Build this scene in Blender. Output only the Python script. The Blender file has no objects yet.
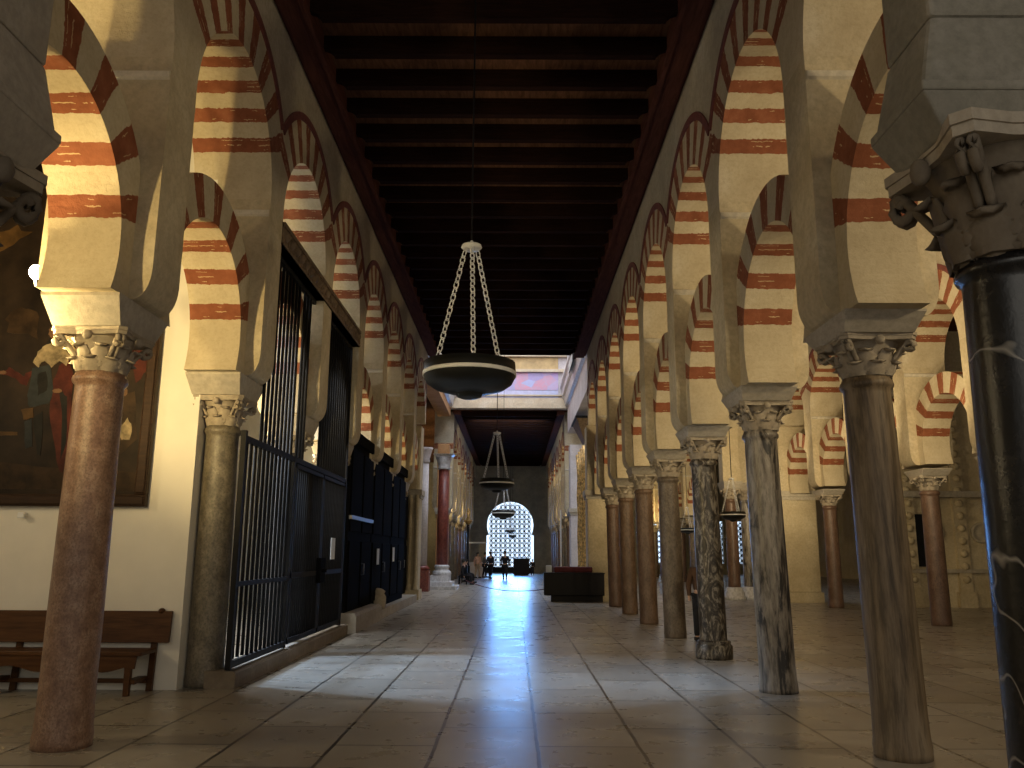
import bpy, math, random
from mathutils import Vector, Matrix
random.seed(7)
PI = math.pi
S = bpy.context.scene
C = S.collection
R = math.radians

# ------------------------------------------------------------------ camera
cam_d = bpy.data.cameras.new('camera'); cam = bpy.data.objects.new('camera', cam_d); C.objects.link(cam)
S.camera = cam
FPX = 830.66; PITCH = .2011; YAW = .0038; ROLL = .0056
cam_d.sensor_fit = 'HORIZONTAL'; cam_d.sensor_width = 36.0
cam_d.lens = FPX / 1024 * 36.0
cam_d.clip_start = .05; cam_d.clip_end = 300
f_ = Vector((0, math.cos(PITCH), math.sin(PITCH)))
f_ = Matrix.Rotation(YAW, 3, 'Z') @ f_
r_ = Vector((math.cos(YAW), math.sin(YAW), 0)); u_ = r_.cross(f_)
r2 = r_ * math.cos(ROLL) + u_ * math.sin(ROLL); u2 = -r_ * math.sin(ROLL) + u_ * math.cos(ROLL)
M = Matrix((r2, u2, -f_)).transposed().to_4x4(); M.translation = Vector((0, 0, 1.65))
cam.matrix_world = M

# ------------------------------------------------------------------ exposure, world
S.view_settings.view_transform = 'Standard'; S.view_settings.look = 'None'
S.view_settings.gamma = 1; S.view_settings.use_curve_mapping = False
S.view_settings.exposure = 0.2
w = bpy.data.worlds.new('world'); S.world = w; w.use_nodes = True
w.node_tree.nodes['Background'].inputs[0].default_value = (1, .93, .82, 1)
w.node_tree.nodes['Background'].inputs[1].default_value = .37

def light(kind, loc, power, col, aim=None, size=.1, size_y=None, spot=60, blend=.5, spread=0):
    d = bpy.data.lights.new('scene_light', kind); o = bpy.data.objects.new('scene_light', d); C.objects.link(o)
    d.energy = power; d.color = col; o.location = loc
    if kind == 'AREA':
        d.shape = 'RECTANGLE'; d.size = size; d.size_y = size_y or size
    else:
        d.shadow_soft_size = size
    if spread: d.spread = R(spread)
    if kind == 'SPOT':
        d.spot_size = R(spot); d.spot_blend = blend
    if aim is not None:
        o.rotation_euler = (Vector(aim) - Vector(loc)).to_track_quat('-Z', 'Y').to_euler()
    return o
WARM = (1, .74, .34); WARM2 = (1, .78, .45); COOL = (.62, .8, 1); DAY = (.82, .9, 1)
# grid of the two arcades
D = 3.3354; XR = 3.26; XL = -3.89; Y0R = 7.43; Y0L = 7.62; XA = 10.3
YX0, YX1, YEND = 31.2, 44.4, 71.6       # crossing starts, crossing ends, end wall
# warm floodlights in the side aisles, aimed up at the arches
def uplight(x, y, z, power, col, aim, cone=150, size=.07, blend=.5):
    light('SPOT', (x, y, z), power, col, aim=(x + aim[0], y + aim[1], z + aim[2]), size=size, spot=cone, blend=blend)
for n in range(-1, 7):
    uplight(XL - 1.0, Y0L + n * D + (-.5 if n != 1 else .8), 3.5, 420 if n < 1 else 150, (1, .73, .31), (.5, 1, .9), 135)
for n in range(-1, 7):
    uplight(XR + 2.4, Y0R + n * D + .2, 4.6, 165, WARM2, (-.6, 1, .75), 140)
for n in range(2, 7):
    uplight(XA - 2.4, Y0R + n * D + .3, 4.2, 190, WARM2, (.5, 1, .6), 140)
light('POINT', (-8.5, 6.5, 4), 150, WARM2, size=.3)  # unseen fill added to brighten the near floor on the left
light('POINT', (8, 4.5, 7.0), 260, WARM2, size=.3)  # likewise an added fill, for the near floor and column sides on the right
light('POINT', (7, 17, 7.5), 160, WARM2, size=.3)
# daylight: high windows of the crossing, chapel windows
light('AREA', (-.3, 38, 17), 1000, DAY, aim=(-.3, 38, 0), size=5, size_y=10)
light('AREA', (-.3, 34, 15), 260, DAY, aim=(-.3, 44, 11), size=4, size_y=3)
light('AREA', (7, 38, 9), 250, DAY, aim=(7, 38, 0), size=5, size_y=10)
light('AREA', (-6.6, 14.5, 6.2), 520, (.9, .95, 1), aim=(-6.6, 14.5, 0), size=2.5, size_y=5)
light('SPOT', (-8.6, 13.6, 6.2), 6500, (.45, .66, 1), aim=(-1.6, 12.6, 0), size=.6, spot=34, blend=.6)
light('SPOT', (9.6, 15.5, 8.2), 2600, (.45, .66, 1), aim=(2.0, 11.2, 0), size=.7, spot=17, blend=.7)  # unseen cool spot added for the bright floor patch on the right
light('AREA', (0, -6, 6), 130, (1, .93, .80), aim=(0, 10, 3.5), size=9, size_y=5)  # soft fill added behind the viewer to lift the nave faces
light('AREA', (-.35, 71.3, 3.2), 330, (.16, .42, 1), aim=(-.35, 48, -3), size=3, size_y=5, spread=95)
light('AREA', (-.35, 46, 8.6), 60, (1, .93, .8), aim=(-.35, 71, 3.5), size=4, size_y=1, spread=90)  # added fill that brightens the end wall from the front
for yy in (44.8, 51.5, 58):
    uplight(XA - 2, yy, 4, 260, WARM, (.5, 1, .6))
for yy in (46, 52, 58, 64):
    uplight(XL - .9, yy, 4.4, 420, WARM, (.3, 1, 1)); uplight(XR + .9, yy, 4.4, 300, WARM, (-.3, 1, 1))

# ------------------------------------------------------------------ materials
class NT:
    def __init__(s, name):
        s.m = bpy.data.materials.new(name); s.m.use_nodes = True
        s.t = s.m.node_tree; s.b = s.t.nodes['Principled BSDF']
    def n(s, kind, **kw):
        nd = s.t.nodes.new(kind)
        for k, v in kw.items(): setattr(nd, k, v)
        return nd
    def l(s, a, b): s.t.links.new(a, b)
    def coord(s, scale=(1, 1, 1)):
        tc = s.n('ShaderNodeTexCoord'); mp = s.n('ShaderNodeMapping'); mp.inputs['Scale'].default_value = scale
        s.l(tc.outputs['Object'], mp.inputs[0]); return mp.outputs[0]
    def noise(s, vec, scale, detail=5, rough=.6, dist=0):
        nd = s.n('ShaderNodeTexNoise'); nd.inputs['Scale'].default_value = scale; nd.inputs['Detail'].default_value = detail
        nd.inputs['Roughness'].default_value = rough; nd.inputs['Distortion'].default_value = dist
        s.l(vec, nd.inputs['Vector']); return nd.outputs['Fac']
    def ramp(s, fac, stops):
        r = s.n('ShaderNodeValToRGB'); e = r.color_ramp.elements
        while len(e) < len(stops): e.new(.5)
        for el, (p, c) in zip(e, stops):
            el.position = p; el.color = (c[0], c[1], c[2], 1) if hasattr(c, '__len__') else (c, c, c, 1)
        s.l(fac, r.inputs[0]); return r.outputs[0]
    def mix(s, fac, a, b):
        m = s.n('ShaderNodeMix', data_type='RGBA')
        for v, i in ((fac, 0), (a, 6), (b, 7)):
            if isinstance(v, (int, float)): m.inputs[i].default_value = v
            elif isinstance(v, tuple): m.inputs[i].default_value = (v[0], v[1], v[2], 1)
            else: s.l(v, m.inputs[i])
        return m.outputs[2]
    def math(s, op, a, b=None, c=None):
        m = s.n('ShaderNodeMath', operation=op)
        for i, v in enumerate((a, b, c)):
            if v is None: continue
            if isinstance(v, (int, float)): m.inputs[i].default_value = v
            else: s.l(v, m.inputs[i])
        return m.outputs[0]
    def bump(s, h, strength=.3, dist=.02):
        b = s.n('ShaderNodeBump'); b.inputs['Strength'].default_value = strength; b.inputs['Distance'].default_value = dist
        s.l(h, b.inputs['Height']); s.l(b.outputs[0], s.b.inputs['Normal'])
    def col(s, c):
        if isinstance(c, tuple): s.b.inputs['Base Color'].default_value = (c[0], c[1], c[2], 1)
        else: s.l(c, s.b.inputs['Base Color'])
    def rough(s, r, spec=.5, metal=0):
        if isinstance(r, (int, float)): s.b.inputs['Roughness'].default_value = r
        else: s.l(r, s.b.inputs['Roughness'])
        s.b.inputs['Specular IOR Level'].default_value = spec; s.b.inputs['Metallic'].default_value = metal

def plain(name, c, rough=.6, metal=0, var=.25, scale=6, emis=0, spec=.5, bump=0):
    t = NT(name); v = t.coord(); nz = t.noise(v, scale)
    t.col(t.ramp(nz, [(.3, tuple(x * (1 - var) for x in c)), (.7, tuple(min(1, x * (1 + var)) for x in c))]))
    t.rough(rough, spec, metal)
    if bump: t.bump(nz, bump, .02)
    if emis:
        t.b.inputs['Emission Color'].default_value = (*c, 1); t.b.inputs['Emission Strength'].default_value = emis
    return t.m
def stone(name, c1, c2, c3, courses=True):
    t = NT(name); v = t.coord()
    a = t.noise(v, 1.3, 6, .65); b = t.noise(v, 14, 6, .7)
    col = t.ramp(a, [(.32, c1), (.52, c2), (.72, c3)])
    col = t.mix(t.ramp(b, [(.35, .55), (.6, 0)]), col, tuple(x * .62 for x in c2))
    t.col(col); t.rough(.85, .25)
    t.bump(t.math('ADD', a, t.math('MULTIPLY', b, .6)), .35, .03)
    return t.m
def striped(name, period, halfw, amin, half=False):
    """red brick and cream stone voussoirs: the object's origin is the centre of its arch, y along the wall, z up"""
    t = NT(name); tc = t.n('ShaderNodeTexCoord'); sp = t.n('ShaderNodeSeparateXYZ'); t.l(tc.outputs['Object'], sp.inputs[0])
    big = t.noise(tc.outputs['Object'], 5, 4, .6); fine = t.noise(tc.outputs['Object'], 22, 5, .7)
    ang = t.math('DEGREES' if False else 'MULTIPLY', t.math('ARCTAN2', sp.outputs[2], sp.outputs[1]), 180 / PI)
    ang = t.math('ADD', ang, t.math('MULTIPLY', t.math('SUBTRACT', fine, .5), 2.0))
    ang = t.math('ADD', ang, t.math('MULTIPLY', t.math('SUBTRACT', big, .5), 2.5))
    off = t.math('SUBTRACT', ang, 90.0 + (period / 2 if half else 0))
    md = t.math('ABSOLUTE', t.math('SUBTRACT', t.math('FLOORED_MODULO' if False else 'WRAP', off, period / 2, -period / 2), 0))
    red = t.math('LESS_THAN', md, halfw)
    keep = t.math('LESS_THAN', t.math('ABSOLUTE', t.math('SUBTRACT', ang, 90.0)), 90 - amin)
    red = t.math('MULTIPLY', red, keep)
    cream = t.ramp(t.noise(tc.outputs['Object'], 2.0, 6, .65), [(.3, (.46, .38, .25)), (.55, (.56, .48, .33)), (.75, (.62, .55, .41))])
    cream = t.mix(t.ramp(fine, [(.3, .4), (.55, 0)]), cream, (.36, .28, .17))
    # thin mortar lines along the brick courses and a few bare patches
    co = t.math('ABSOLUTE', t.math('WRAP', md, halfw * .62, 0))
    br = t.ramp(big, [(.3, (.19, .06, .027)), (.55, (.26, .088, .042)), (.8, (.34, .14, .075))])
    mort = t.math('MULTIPLY', t.math('LESS_THAN', co, .3), t.math('GREATER_THAN', t.noise(tc.outputs['Object'], 4, 3, .6), .56))
    br = t.mix(mort, br, (.52, .38, .22))
    t.col(t.mix(red, cream, br)); t.rough(.85, .25)
    t.bump(t.math('ADD', fine, t.math('MULTIPLY', red, .25)), .4, .02)
    return t.m
def marble(name, c1, c2, c3, scale=3, stretch=.4, dist=1.2, rough=.42, vein=None, st=(.33, .5, .68)):
    t = NT(name); v = t.coord((1, 1, stretch))
    a = t.noise(v, scale, 8, .65, dist); b = t.noise(v, scale * 6, 5, .7)
    col = t.ramp(a, [(st[0], c1), (st[1], c2), (st[2], c3)])
    col = t.mix(t.ramp(b, [(.38, .6), (.55, 0)]), col, tuple(x * .55 for x in c1))
    if vein:
        v2 = t.coord((1, 1, 1.0)); q = t.math('ABSOLUTE', t.math('SUBTRACT', t.noise(v2, vein[0], 3, .5, .6), .5))
        col = t.mix(t.ramp(q, [(.0, .85), (vein[1], 0)]), col, vein[2])
    t.col(col); t.rough(rough, .45); t.bump(b, .25, .012)
    return t.m
def wood(name, c1, c2, rough=.5, stretch=(1, 12, 12), spec=.15):
    t = NT(name); v = t.coord(stretch); a = t.noise(v, 2.2, 6, .6, .8)
    t.col(t.ramp(a, [(.3, c1), (.7, c2)])); t.rough(rough, spec); t.bump(a, .2, .01)
    return t.m

M_ = {}
M_['stone'] = stone('cream_stone', (.46, .37, .23), (.56, .47, .31), (.64, .56, .40))
M_['plaster'] = stone('aged_plaster', (.40, .34, .25), (.48, .42, .31), (.55, .49, .38))
M_['impost'] = stone('grey_limestone', (.36, .31, .24), (.46, .41, .33), (.54, .49, .41))
M_['capitalshade'] = stone('shaded_capital_stone', (.13, .10, .07), (.18, .145, .105), (.24, .20, .15))  # capital stone with the shade of the unlit near capitals in its colour
M_['ledge'] = stone('lit_ledge_stone', (.58, .52, .40), (.66, .60, .48), (.72, .66, .55))  # lighter than the pier: light caught from below, put into the colour
M_['capital'] = stone('weathered_capital_stone', (.30, .25, .18), (.40, .34, .26), (.50, .44, .35))
M_['low'] = striped('lower_voussoirs', 24.0, 5.3, 12)
M_['up'] = striped('upper_voussoirs', 16.86, 3.9, 22, True)
M_['band'] = plain('red_painted_moulding', (.16, .045, .035), .8, var=.3, scale=9)
M_['white'] = plain('white_plaster', (.78, .74, .64), .9, var=.04, scale=2)
M_['chapelwhite'] = plain('chapel_whitewash', (.82, .82, .8), .9, var=.05, scale=3)
M_['iron'] = plain('black_iron', (.010, .010, .011), .6, var=.3, spec=.15)
M_['board'] = wood('black_painted_door_wood', (.005, .005, .005), (.008, .0075, .007), .9, spec=.02)
M_['beam'] = wood('dark_ceiling_wood', (.010, .005, .004), (.022, .010, .007), .8, spec=.02)
M_['boards'] = wood('brown_ceiling_boards', (.05, .024, .015), (.12, .06, .036), .8, (6, 1, 6), .02)
M_['ledger'] = wood('dark_red_cornice_wood', (.055, .022, .016), (.11, .043, .032), .8, (8, .8, 8), .02)
M_['carved'] = wood('carved_brown_wood', (.11, .075, .045), (.24, .17, .11), .6, (4, 4, 4))
M_['benchwood'] = wood('walnut_bench_wood', (.05, .02, .008), (.11, .05, .018), .4, (.8, 9, 9))
M_['frame'] = wood('dark_picture_frame_wood', (.022, .011, .006), (.045, .023, .011), .5)
M_['chalkmetal'] = plain('bright_steel', (.9, .9, .9), .3, .2, var=.05)
M_['lampblack'] = plain('black_lacquer', (.010, .011, .011), .45, var=.2, spec=.3)
M_['lampband'] = plain('white_glass_band', (.8, .8, .78), .4, var=.05)
M_['bulb'] = plain('lit_bulb', (1, .86, .55), .5, emis=40, var=0)
M_['sky'] = plain('bright_sky_pane', (.64, .80, 1.0), .5, emis=1.5, var=.03, scale=.4)
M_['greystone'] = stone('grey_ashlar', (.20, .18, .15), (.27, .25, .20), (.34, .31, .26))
M_['marblewhite'] = marble('white_marble', (.55, .55, .57), (.68, .68, .70), (.8, .8, .82), 2, .5)
M_['lilac'] = stone('pale_limestone', (.50, .46, .46), (.60, .56, .57), (.68, .64, .66))
M_['redmarble'] = marble('red_marble', (.12, .025, .02), (.22, .05, .035), (.32, .10, .07), 4, .5)
M_['blackbox'] = plain('black_cloth', (.012, .010, .010), .6, var=.2, spec=.25)
M_['redcloth'] = plain('dark_red_cloth', (.09, .012, .016), .8, var=.3)
M_['paper'] = plain('white_paper', (.7, .75, .8), .7, var=.05)
M_['cream2'] = stone('painted_cornice_cream', (.52, .42, .30), (.62, .52, .38), (.7, .62, .5))
M_['orangelit'] = stone('orange_lit_stone', (.40, .20, .08), (.50, .27, .12), (.58, .34, .17))  # warm light on the left of the crossing, put into the stone colour
M_['darkstone'] = stone('dark_worn_stone', (.16, .125, .09), (.22, .18, .135), (.30, .255, .2))
M_['chalkmetal2'] = plain('dull_steel', (.22, .22, .23), .45, .5, var=.1)
M_['gilt'] = plain('gilded_carving', (.62, .36, .13), .35, .35, var=.85, scale=9, bump=1.0)
M_['oil'] = plain('dark_oil_paint', (.019, .012, .007), .5, var=.75, scale=1.6, spec=.12)
M_['oilred'] = plain('red_oil_paint', (.055, .012, .007), .5, var=.6, scale=5, spec=.12)
M_['oilcream'] = plain('cream_oil_paint', (.20, .155, .09), .5, var=.6, scale=9, spec=.12)
M_['oilblue'] = plain('slate_oil_paint', (.022, .025, .026), .5, var=.4, scale=6, spec=.12)
M_['oildark'] = plain('black_oil_paint', (.010, .009, .007), .5, var=.5, scale=6, spec=.12)
M_['oilskin'] = plain('flesh_oil_paint', (.13, .07, .038), .5, var=.3, scale=9, spec=.12)
M_['oilorange'] = plain('ochre_oil_paint', (.075, .040, .013), .5, var=.45, scale=4, spec=.12)
M_['oilbrown'] = plain('brown_oil_paint', (.030, .017, .008), .5, var=.6, scale=4, spec=.12)
def mural_mat(name, cols, sc):
    t = NT(name); v = t.coord((1, 1, 1)); vo = t.n('ShaderNodeTexVoronoi'); vo.inputs['Scale'].default_value = sc; t.l(v, vo.inputs['Vector'])
    sp = t.n('ShaderNodeSeparateColor'); t.l(vo.outputs['Color'], sp.inputs[0])
    c_ = t.ramp(sp.outputs[0], cols); c_ = t.mix(t.ramp(t.noise(v, 5, 5, .7), [(.4, .5), (.6, 0)]), c_, (.45, .42, .6)); t.col(c_); t.rough(.8); return t.m
M_['mural'] = mural_mat('pink_and_blue_fresco', [(.0, (.55, .25, .5)), (.35, (.3, .42, .75)), (.65, (.65, .32, .42)), (1.0, (.42, .5, .8))], 1.3)
M_['bluebandmat'] = mural_mat('pale_blue_fresco', [(.0, (.5, .55, .78)), (1.0, (.6, .6, .82))], 2)
M_['goldband'] = plain('golden_fresco', (.45, .32, .15), .7, var=.35, scale=1.5)
def floor_mat():
    t = NT('worn_marble_slabs'); tc = t.n('ShaderNodeTexCoord'); sp = t.n('ShaderNodeSeparateXYZ'); t.l(tc.outputs['Object'], sp.inputs[0])
    cb = t.n('ShaderNodeCombineXYZ'); t.l(sp.outputs[1], cb.inputs[0]); t.l(t.math('ADD', sp.outputs[0], 20.25), cb.inputs[1])
    wob = t.n('ShaderNodeVectorMath', operation='ADD'); t.l(cb.outputs[0], wob.inputs[0])
    nz = t.n('ShaderNodeTexNoise'); nz.inputs['Scale'].default_value = 3; t.l(tc.outputs['Object'], nz.inputs['Vector'])
    sc = t.n('ShaderNodeVectorMath', operation='SCALE'); t.l(nz.outputs['Color'], sc.inputs[0]); sc.inputs['Scale'].default_value = .025
    t.l(sc.outputs[0], wob.inputs[1])
    b = t.n('ShaderNodeTexBrick'); t.l(wob.outputs[0], b.inputs['Vector'])
    b.inputs['Scale'].default_value = 1; b.inputs['Brick Width'].default_value = 1.55; b.inputs['Row Height'].default_value = .89
    b.inputs['Mortar Size'].default_value = .019; b.inputs['Mortar Smooth'].default_value = .3; b.inputs['Bias'].default_value = 0
    b.inputs['Color1'].default_value = (.31, .285, .24, 1); b.inputs['Color2'].default_value = (.42, .39, .335, 1); b.inputs['Mortar'].default_value = (.03, .025, .02, 1)
    mp = t.n('ShaderNodeMapping'); mp.inputs['Scale'].default_value = (1.0, .45, 1); mp.inputs['Rotation'].default_value = (0, 0, .6); t.l(tc.outputs['Object'], mp.inputs[0])
    a = t.noise(mp.outputs[0], 1.6, 8, .65, 1.5); g = t.noise(tc.outputs['Object'], .5, 5, .6)
    col = t.mix(t.ramp(a, [(.22, .28), (.5, 0), (.8, .18)]), b.outputs['Color'], (.22, .19, .155))
    col = t.mix(t.ramp(g, [(.4, .35), (.6, 0)]), col, (.23, .18, .13))
    t.col(col)
    t.rough(t.ramp(t.noise(tc.outputs['Object'], 2.5, 5, .6), [(.3, .24), (.7, .36)]), .5)
    h = t.math('MULTIPLY', b.outputs['Fac'], -.5)
    t.bump(h, .08, .02)
    return t.m
M_['floor'] = floor_mat()
BR = {}
BR['pink'] = marble('pinkish_brown_granite', (.20, .11, .07), (.30, .18, .12), (.40, .27, .19), 9, .8, .3, .38)
BR['greybrown'] = marble('grey_brown_granite', (.10, .085, .06), (.17, .145, .105), (.25, .215, .16), 6, .8, .5, .45)
BR['ochre'] = marble('brown_streaked_marble', (.05, .033, .018), (.215, .155, .092), (.33, .26, .175), 2.4, .10, .8, .5, st=(.36, .45, .64))
BR['veined'] = marble('grey_marble_with_dark_veins', (.03, .026, .024), (.22, .19, .155), (.36, .325, .28), 2.6, .20, 2.4, .38, st=(.43, .48, .62))
BR['breccia'] = marble('dark_breccia_marble', (.025, .02, .016), (.085, .068, .05), (.26, .23, .185), 4.2, .5, 3.4, .35, st=(.42, .51, .57))
BR['dull'] = marble('dull_brown_marble', (.09, .068, .048), (.145, .112, .083), (.21, .17, .13), 5, .6, .6, .45)
BR['rust'] = marble('rust_brown_marble', (.11, .066, .04), (.16, .10, .063), (.22, .145, .10), 5, .5, .6, .45)
BR['redbrown'] = marble('red_brown_marble', (.105, .062, .042), (.15, .09, .062), (.21, .13, .095), 6, .5, .5, .4)
BR['black'] = marble('black_marble', (.006, .006, .006), (.014, .013, .013), (.030, .027, .025), 4, .8, 1.0, .22, vein=(.7, .0028, (.34, .31, .26)))

# ------------------------------------------------------------------ mesh builder
class MB:
    def __init__(s): s.v = []; s.f = []; s.mi = []; s.sm = []
    def add(s, vs, fs, mi=0, sm=False):
        b = len(s.v); s.v += [tuple(v) for v in vs]
        for f in fs: s.f.append([b + i for i in f]); s.mi.append(mi); s.sm.append(sm)
        return s
    def box(s, x0, x1, y0, y1, z0, z1, mi=0):
        return s.add([(x0, y0, z0), (x1, y0, z0), (x1, y1, z0), (x0, y1, z0), (x0, y0, z1), (x1, y0, z1), (x1, y1, z1), (x0, y1, z1)],
                     [(0, 3, 2, 1), (4, 5, 6, 7), (0, 1, 5, 4), (1, 2, 6, 5), (2, 3, 7, 6), (3, 0, 4, 7)], mi)
    def frustum(s, a, z0, b, z1, mi=0, cx=0, cy=0):
        return s.add([(cx - a, cy - a, z0), (cx + a, cy - a, z0), (cx + a, cy + a, z0), (cx - a, cy + a, z0), (cx - b, cy - b, z1), (cx + b, cy - b, z1), (cx + b, cy + b, z1), (cx - b, cy + b, z1)],
                     [(0, 3, 2, 1), (4, 5, 6, 7), (0, 1, 5, 4), (1, 2, 6, 5), (2, 3, 7, 6), (3, 0, 4, 7)], mi)
    def lathe(s, prof, seg=24, cx=0, cy=0, mi=0, sm=True, cap=True, jit=0):
        vs = []; n = len(prof)
        for k, (r, z) in enumerate(prof):
            for i in range(seg):
                a = 2 * PI * i / seg; vs.append((cx + r * math.cos(a), cy + r * math.sin(a), z))
        fs = [(k * seg + i, k * seg + (i + 1) % seg, (k + 1) * seg + (i + 1) % seg, (k + 1) * seg + i) for k in range(n - 1) for i in range(seg)]
        s.add(vs, fs, mi, sm)
        if cap:
            b = len(s.v) - len(vs)
            s.f.append([b + i for i in range(seg)][::-1]); s.mi.append(mi); s.sm.append(False)
            s.f.append([b + (n - 1) * seg + i for i in range(seg)]); s.mi.append(mi); s.sm.append(False)
        return s
    def prism(s, poly, lo, hi, axis='x', mi=0):
        """extrude a 2-D polygon along an axis; poly is (y,z) for x, (x,z) for y, (x,y) for z"""
        n = len(poly)
        def p(a, b, t): return {'x': (t, a, b), 'y': (a, t, b), 'z': (a, b, t)}[axis]
        vs = [p(a, b, lo) for a, b in poly] + [p(a, b, hi) for a, b in poly]
        fs = [tuple(range(n))[::-1], tuple(range(n, 2 * n))] + [(i, (i + 1) % n, n + (i + 1) % n, n + i) for i in range(n)]
        return s.add(vs, fs, mi)
    def strip(s, inner, outer, x0, x1, mi=0, caps=True):
        """solid between two curves in the y-z plane, extruded along x"""
        n = len(inner); vs = []
        for i in range(n):
            for x in (x0, x1):
                vs.append((x, *inner[i])); vs.append((x, *outer[i]))
        fs = []
        for i in range(n - 1):
            a = 4 * i; b = a + 4
            fs += [(a, a + 1, b + 1, b), (a + 2, b + 2, b + 3, a + 3), (a, b, b + 2, a + 2), (a + 1, a + 3, b + 3, b + 1)]
        if caps: fs += [(0, 2, 3, 1), (4 * n - 4, 4 * n - 3, 4 * n - 1, 4 * n - 2)]
        return s.add(vs, fs, mi)
    def tube(s, pts, r, seg=8, mi=0, sm=True, closed=False):
        pts = [Vector(p) for p in pts]; n = len(pts); vs = []
        rr = r if hasattr(r, '__len__') else [r] * n
        for i, p in enumerate(pts):
            d = (pts[(i + 1) % n] - pts[i - 1]) if closed else (pts[min(i + 1, n - 1)] - pts[max(i - 1, 0)])
            d.normalize(); up = Vector((0, 0, 1)) if abs(d.z) < .95 else Vector((1, 0, 0))
            a = d.cross(up).normalized(); b = d.cross(a)
            for k in range(seg):
                t = 2 * PI * k / seg; vs.append(p + (a * math.cos(t) + b * math.sin(t)) * rr[i])
        m = n if closed else n - 1
        fs = [(i * seg + k, i * seg + (k + 1) % seg, ((i + 1) % n) * seg + (k + 1) % seg, ((i + 1) % n) * seg + k) for i in range(m) for k in range(seg)]
        if not closed: fs += [tuple(range(seg))[::-1], tuple((n - 1) * seg + k for k in range(seg))]
        return s.add(vs, fs, mi, sm)
    def mesh(s, name, mats):
        me = bpy.data.meshes.new(name); me.from_pydata(s.v, [], s.f)
        for m in (mats if isinstance(mats, (list, tuple)) else [mats]): me.materials.append(m)
        me.polygons.foreach_set('material_index', s.mi); me.polygons.foreach_set('use_smooth', s.sm)
        import bmesh
        bm = bmesh.new(); bm.from_mesh(me); bmesh.ops.recalc_face_normals(bm, faces=bm.faces); bm.to_mesh(me); bm.free()
        me.update(); return me
    def build(s, name, mats, parent=None, loc=None):
        return link(name, s.mesh(name, mats), parent, loc)
def link(name, me, parent=None, loc=None):
    o = bpy.data.objects.new(name, me); C.objects.link(o)
    if parent: o.parent = parent
    if loc: o.location = loc
    return o
def bevel(o, wd=.01, seg=2):
    m = o.modifiers.new('bevel', 'BEVEL'); m.width = wd; m.segments = seg; m.limit_method = 'ANGLE'; return o
def thing(name, label, cat, loc=(0, 0, 0), rz=0, group=None):
    o = bpy.data.objects.new(name, None); C.objects.link(o); o.location = loc; o.rotation_euler = (0, 0, rz)
    o.empty_display_size = .1
    return tag(o, label, cat, group)
def tag(o, label, cat, group=None, kind=None):
    o['label'] = label; o['category'] = cat
    if group: o['group'] = group
    if kind: o['kind'] = kind
    return o
def struct(name, mb, mats):
    o = mb.build(name, mats); o['kind'] = 'structure'; return o
ORD = ['first', 'second', 'third', 'fourth', 'fifth', 'sixth', 'seventh', 'eighth', 'ninth', 'tenth', 'eleventh', 'twelfth', 'thirteenth', 'fourteenth',
       'fifteenth', 'sixteenth', 'seventeenth', 'eighteenth', 'nineteenth', 'twentieth', 'twenty-first', 'twenty-second', 'twenty-third', 'twenty-fourth',
       'twenty-fifth', 'twenty-sixth', 'twenty-seventh', 'twenty-eighth', 'twenty-ninth', 'thirtieth', 'thirty-first', 'thirty-second', 'thirty-third']

# ------------------------------------------------------------------ the shell
struct('floor', MB().box(-16, 26, -8, 73, -.3, 0), M_['floor'])
ZC = 9.30                                                     # underside of the ceiling boards
XWL, XWR = XL + .52, XR - .54                                 # nave faces of the upper walls
c = MB().box(XWL - .3, XWR + .3, -8, YX0, ZC, ZC + .25)
struct('ceiling', c, M_['boards'])
struct('ceiling_rear', MB().box(XWL - .3, XWR + .3, YX1 + .3, YEND + .3, ZC, ZC + .25), M_['boards'])
struct('ceiling_aisle_right', MB().box(XR + .4, 26, -8, 73, ZC, ZC + .25), M_['boards'])
struct('ceiling_aisle_left', MB().box(-16, XL - .4, -8, 73, ZC, ZC + .25), M_['boards'])
for nm, xa, xb, ya, yb in (('trim_1', XWL, XWL + .46, -8, YX0), ('trim_2', XWR - .46, XWR, -8, YX0), ('trim_3', XWL, XWL + .42, YX1 + .3, YEND), ('trim_4', XWR - .42, XWR, YX1 + .3, YEND)):
    m = MB(); left = nm in ('trim_1', 'trim_3')
    w_ = xb - xa
    prof = [(0, 9.12), (.05, 9.12), (.07, 9.05), (w_ * .8, 9.05), (w_ * .83, 9.0), (w_, 9.0), (w_, ZC), (0, ZC)]
    m.prism([(xa + a, b) if left else (xb - a, b) for a, b in prof], ya, yb, 'y')
    struct(nm, m, M_['ledger'])
# ceiling beams
def beam_mesh(xa, xb):
    m = MB()
    m.prism([(xa, ZC), (xa, 9.12), (xa + .16, 9.06), (xa + .22, 9.0), (xb - .22, 9.0), (xb - .16, 9.06), (xb, 9.12), (xb, ZC)], -.05, .05, 'y')
    m.box(xa + .22, xb - .22, -.065, .065, 8.985, 9.012)
    return m.mesh('ceiling_beam', M_['beam'])
bm1 = beam_mesh(XWL + .40, XWR - .40)
for i in range(24):
    o = link('ceiling_beam', bm1, None, (0, 10.42 + .872 * i, 0))
    tag(o, ORD[i] + ' dark wooden cross beam of the nave ceiling, counted from the top of the picture', 'ceiling beam', 'beams of the near nave ceiling')
bm2 = beam_mesh(XWL + .36, XWR - .36)
for i in range(30):
    o = link('ceiling_beam', bm2, None, (0, YX1 + .6 + .9 * i, 0))
    tag(o, ORD[i] + ' dark cross beam of the far ceiling beyond the crossing, counted from its front edge', 'ceiling beam', 'beams of the far nave ceiling')

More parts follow.
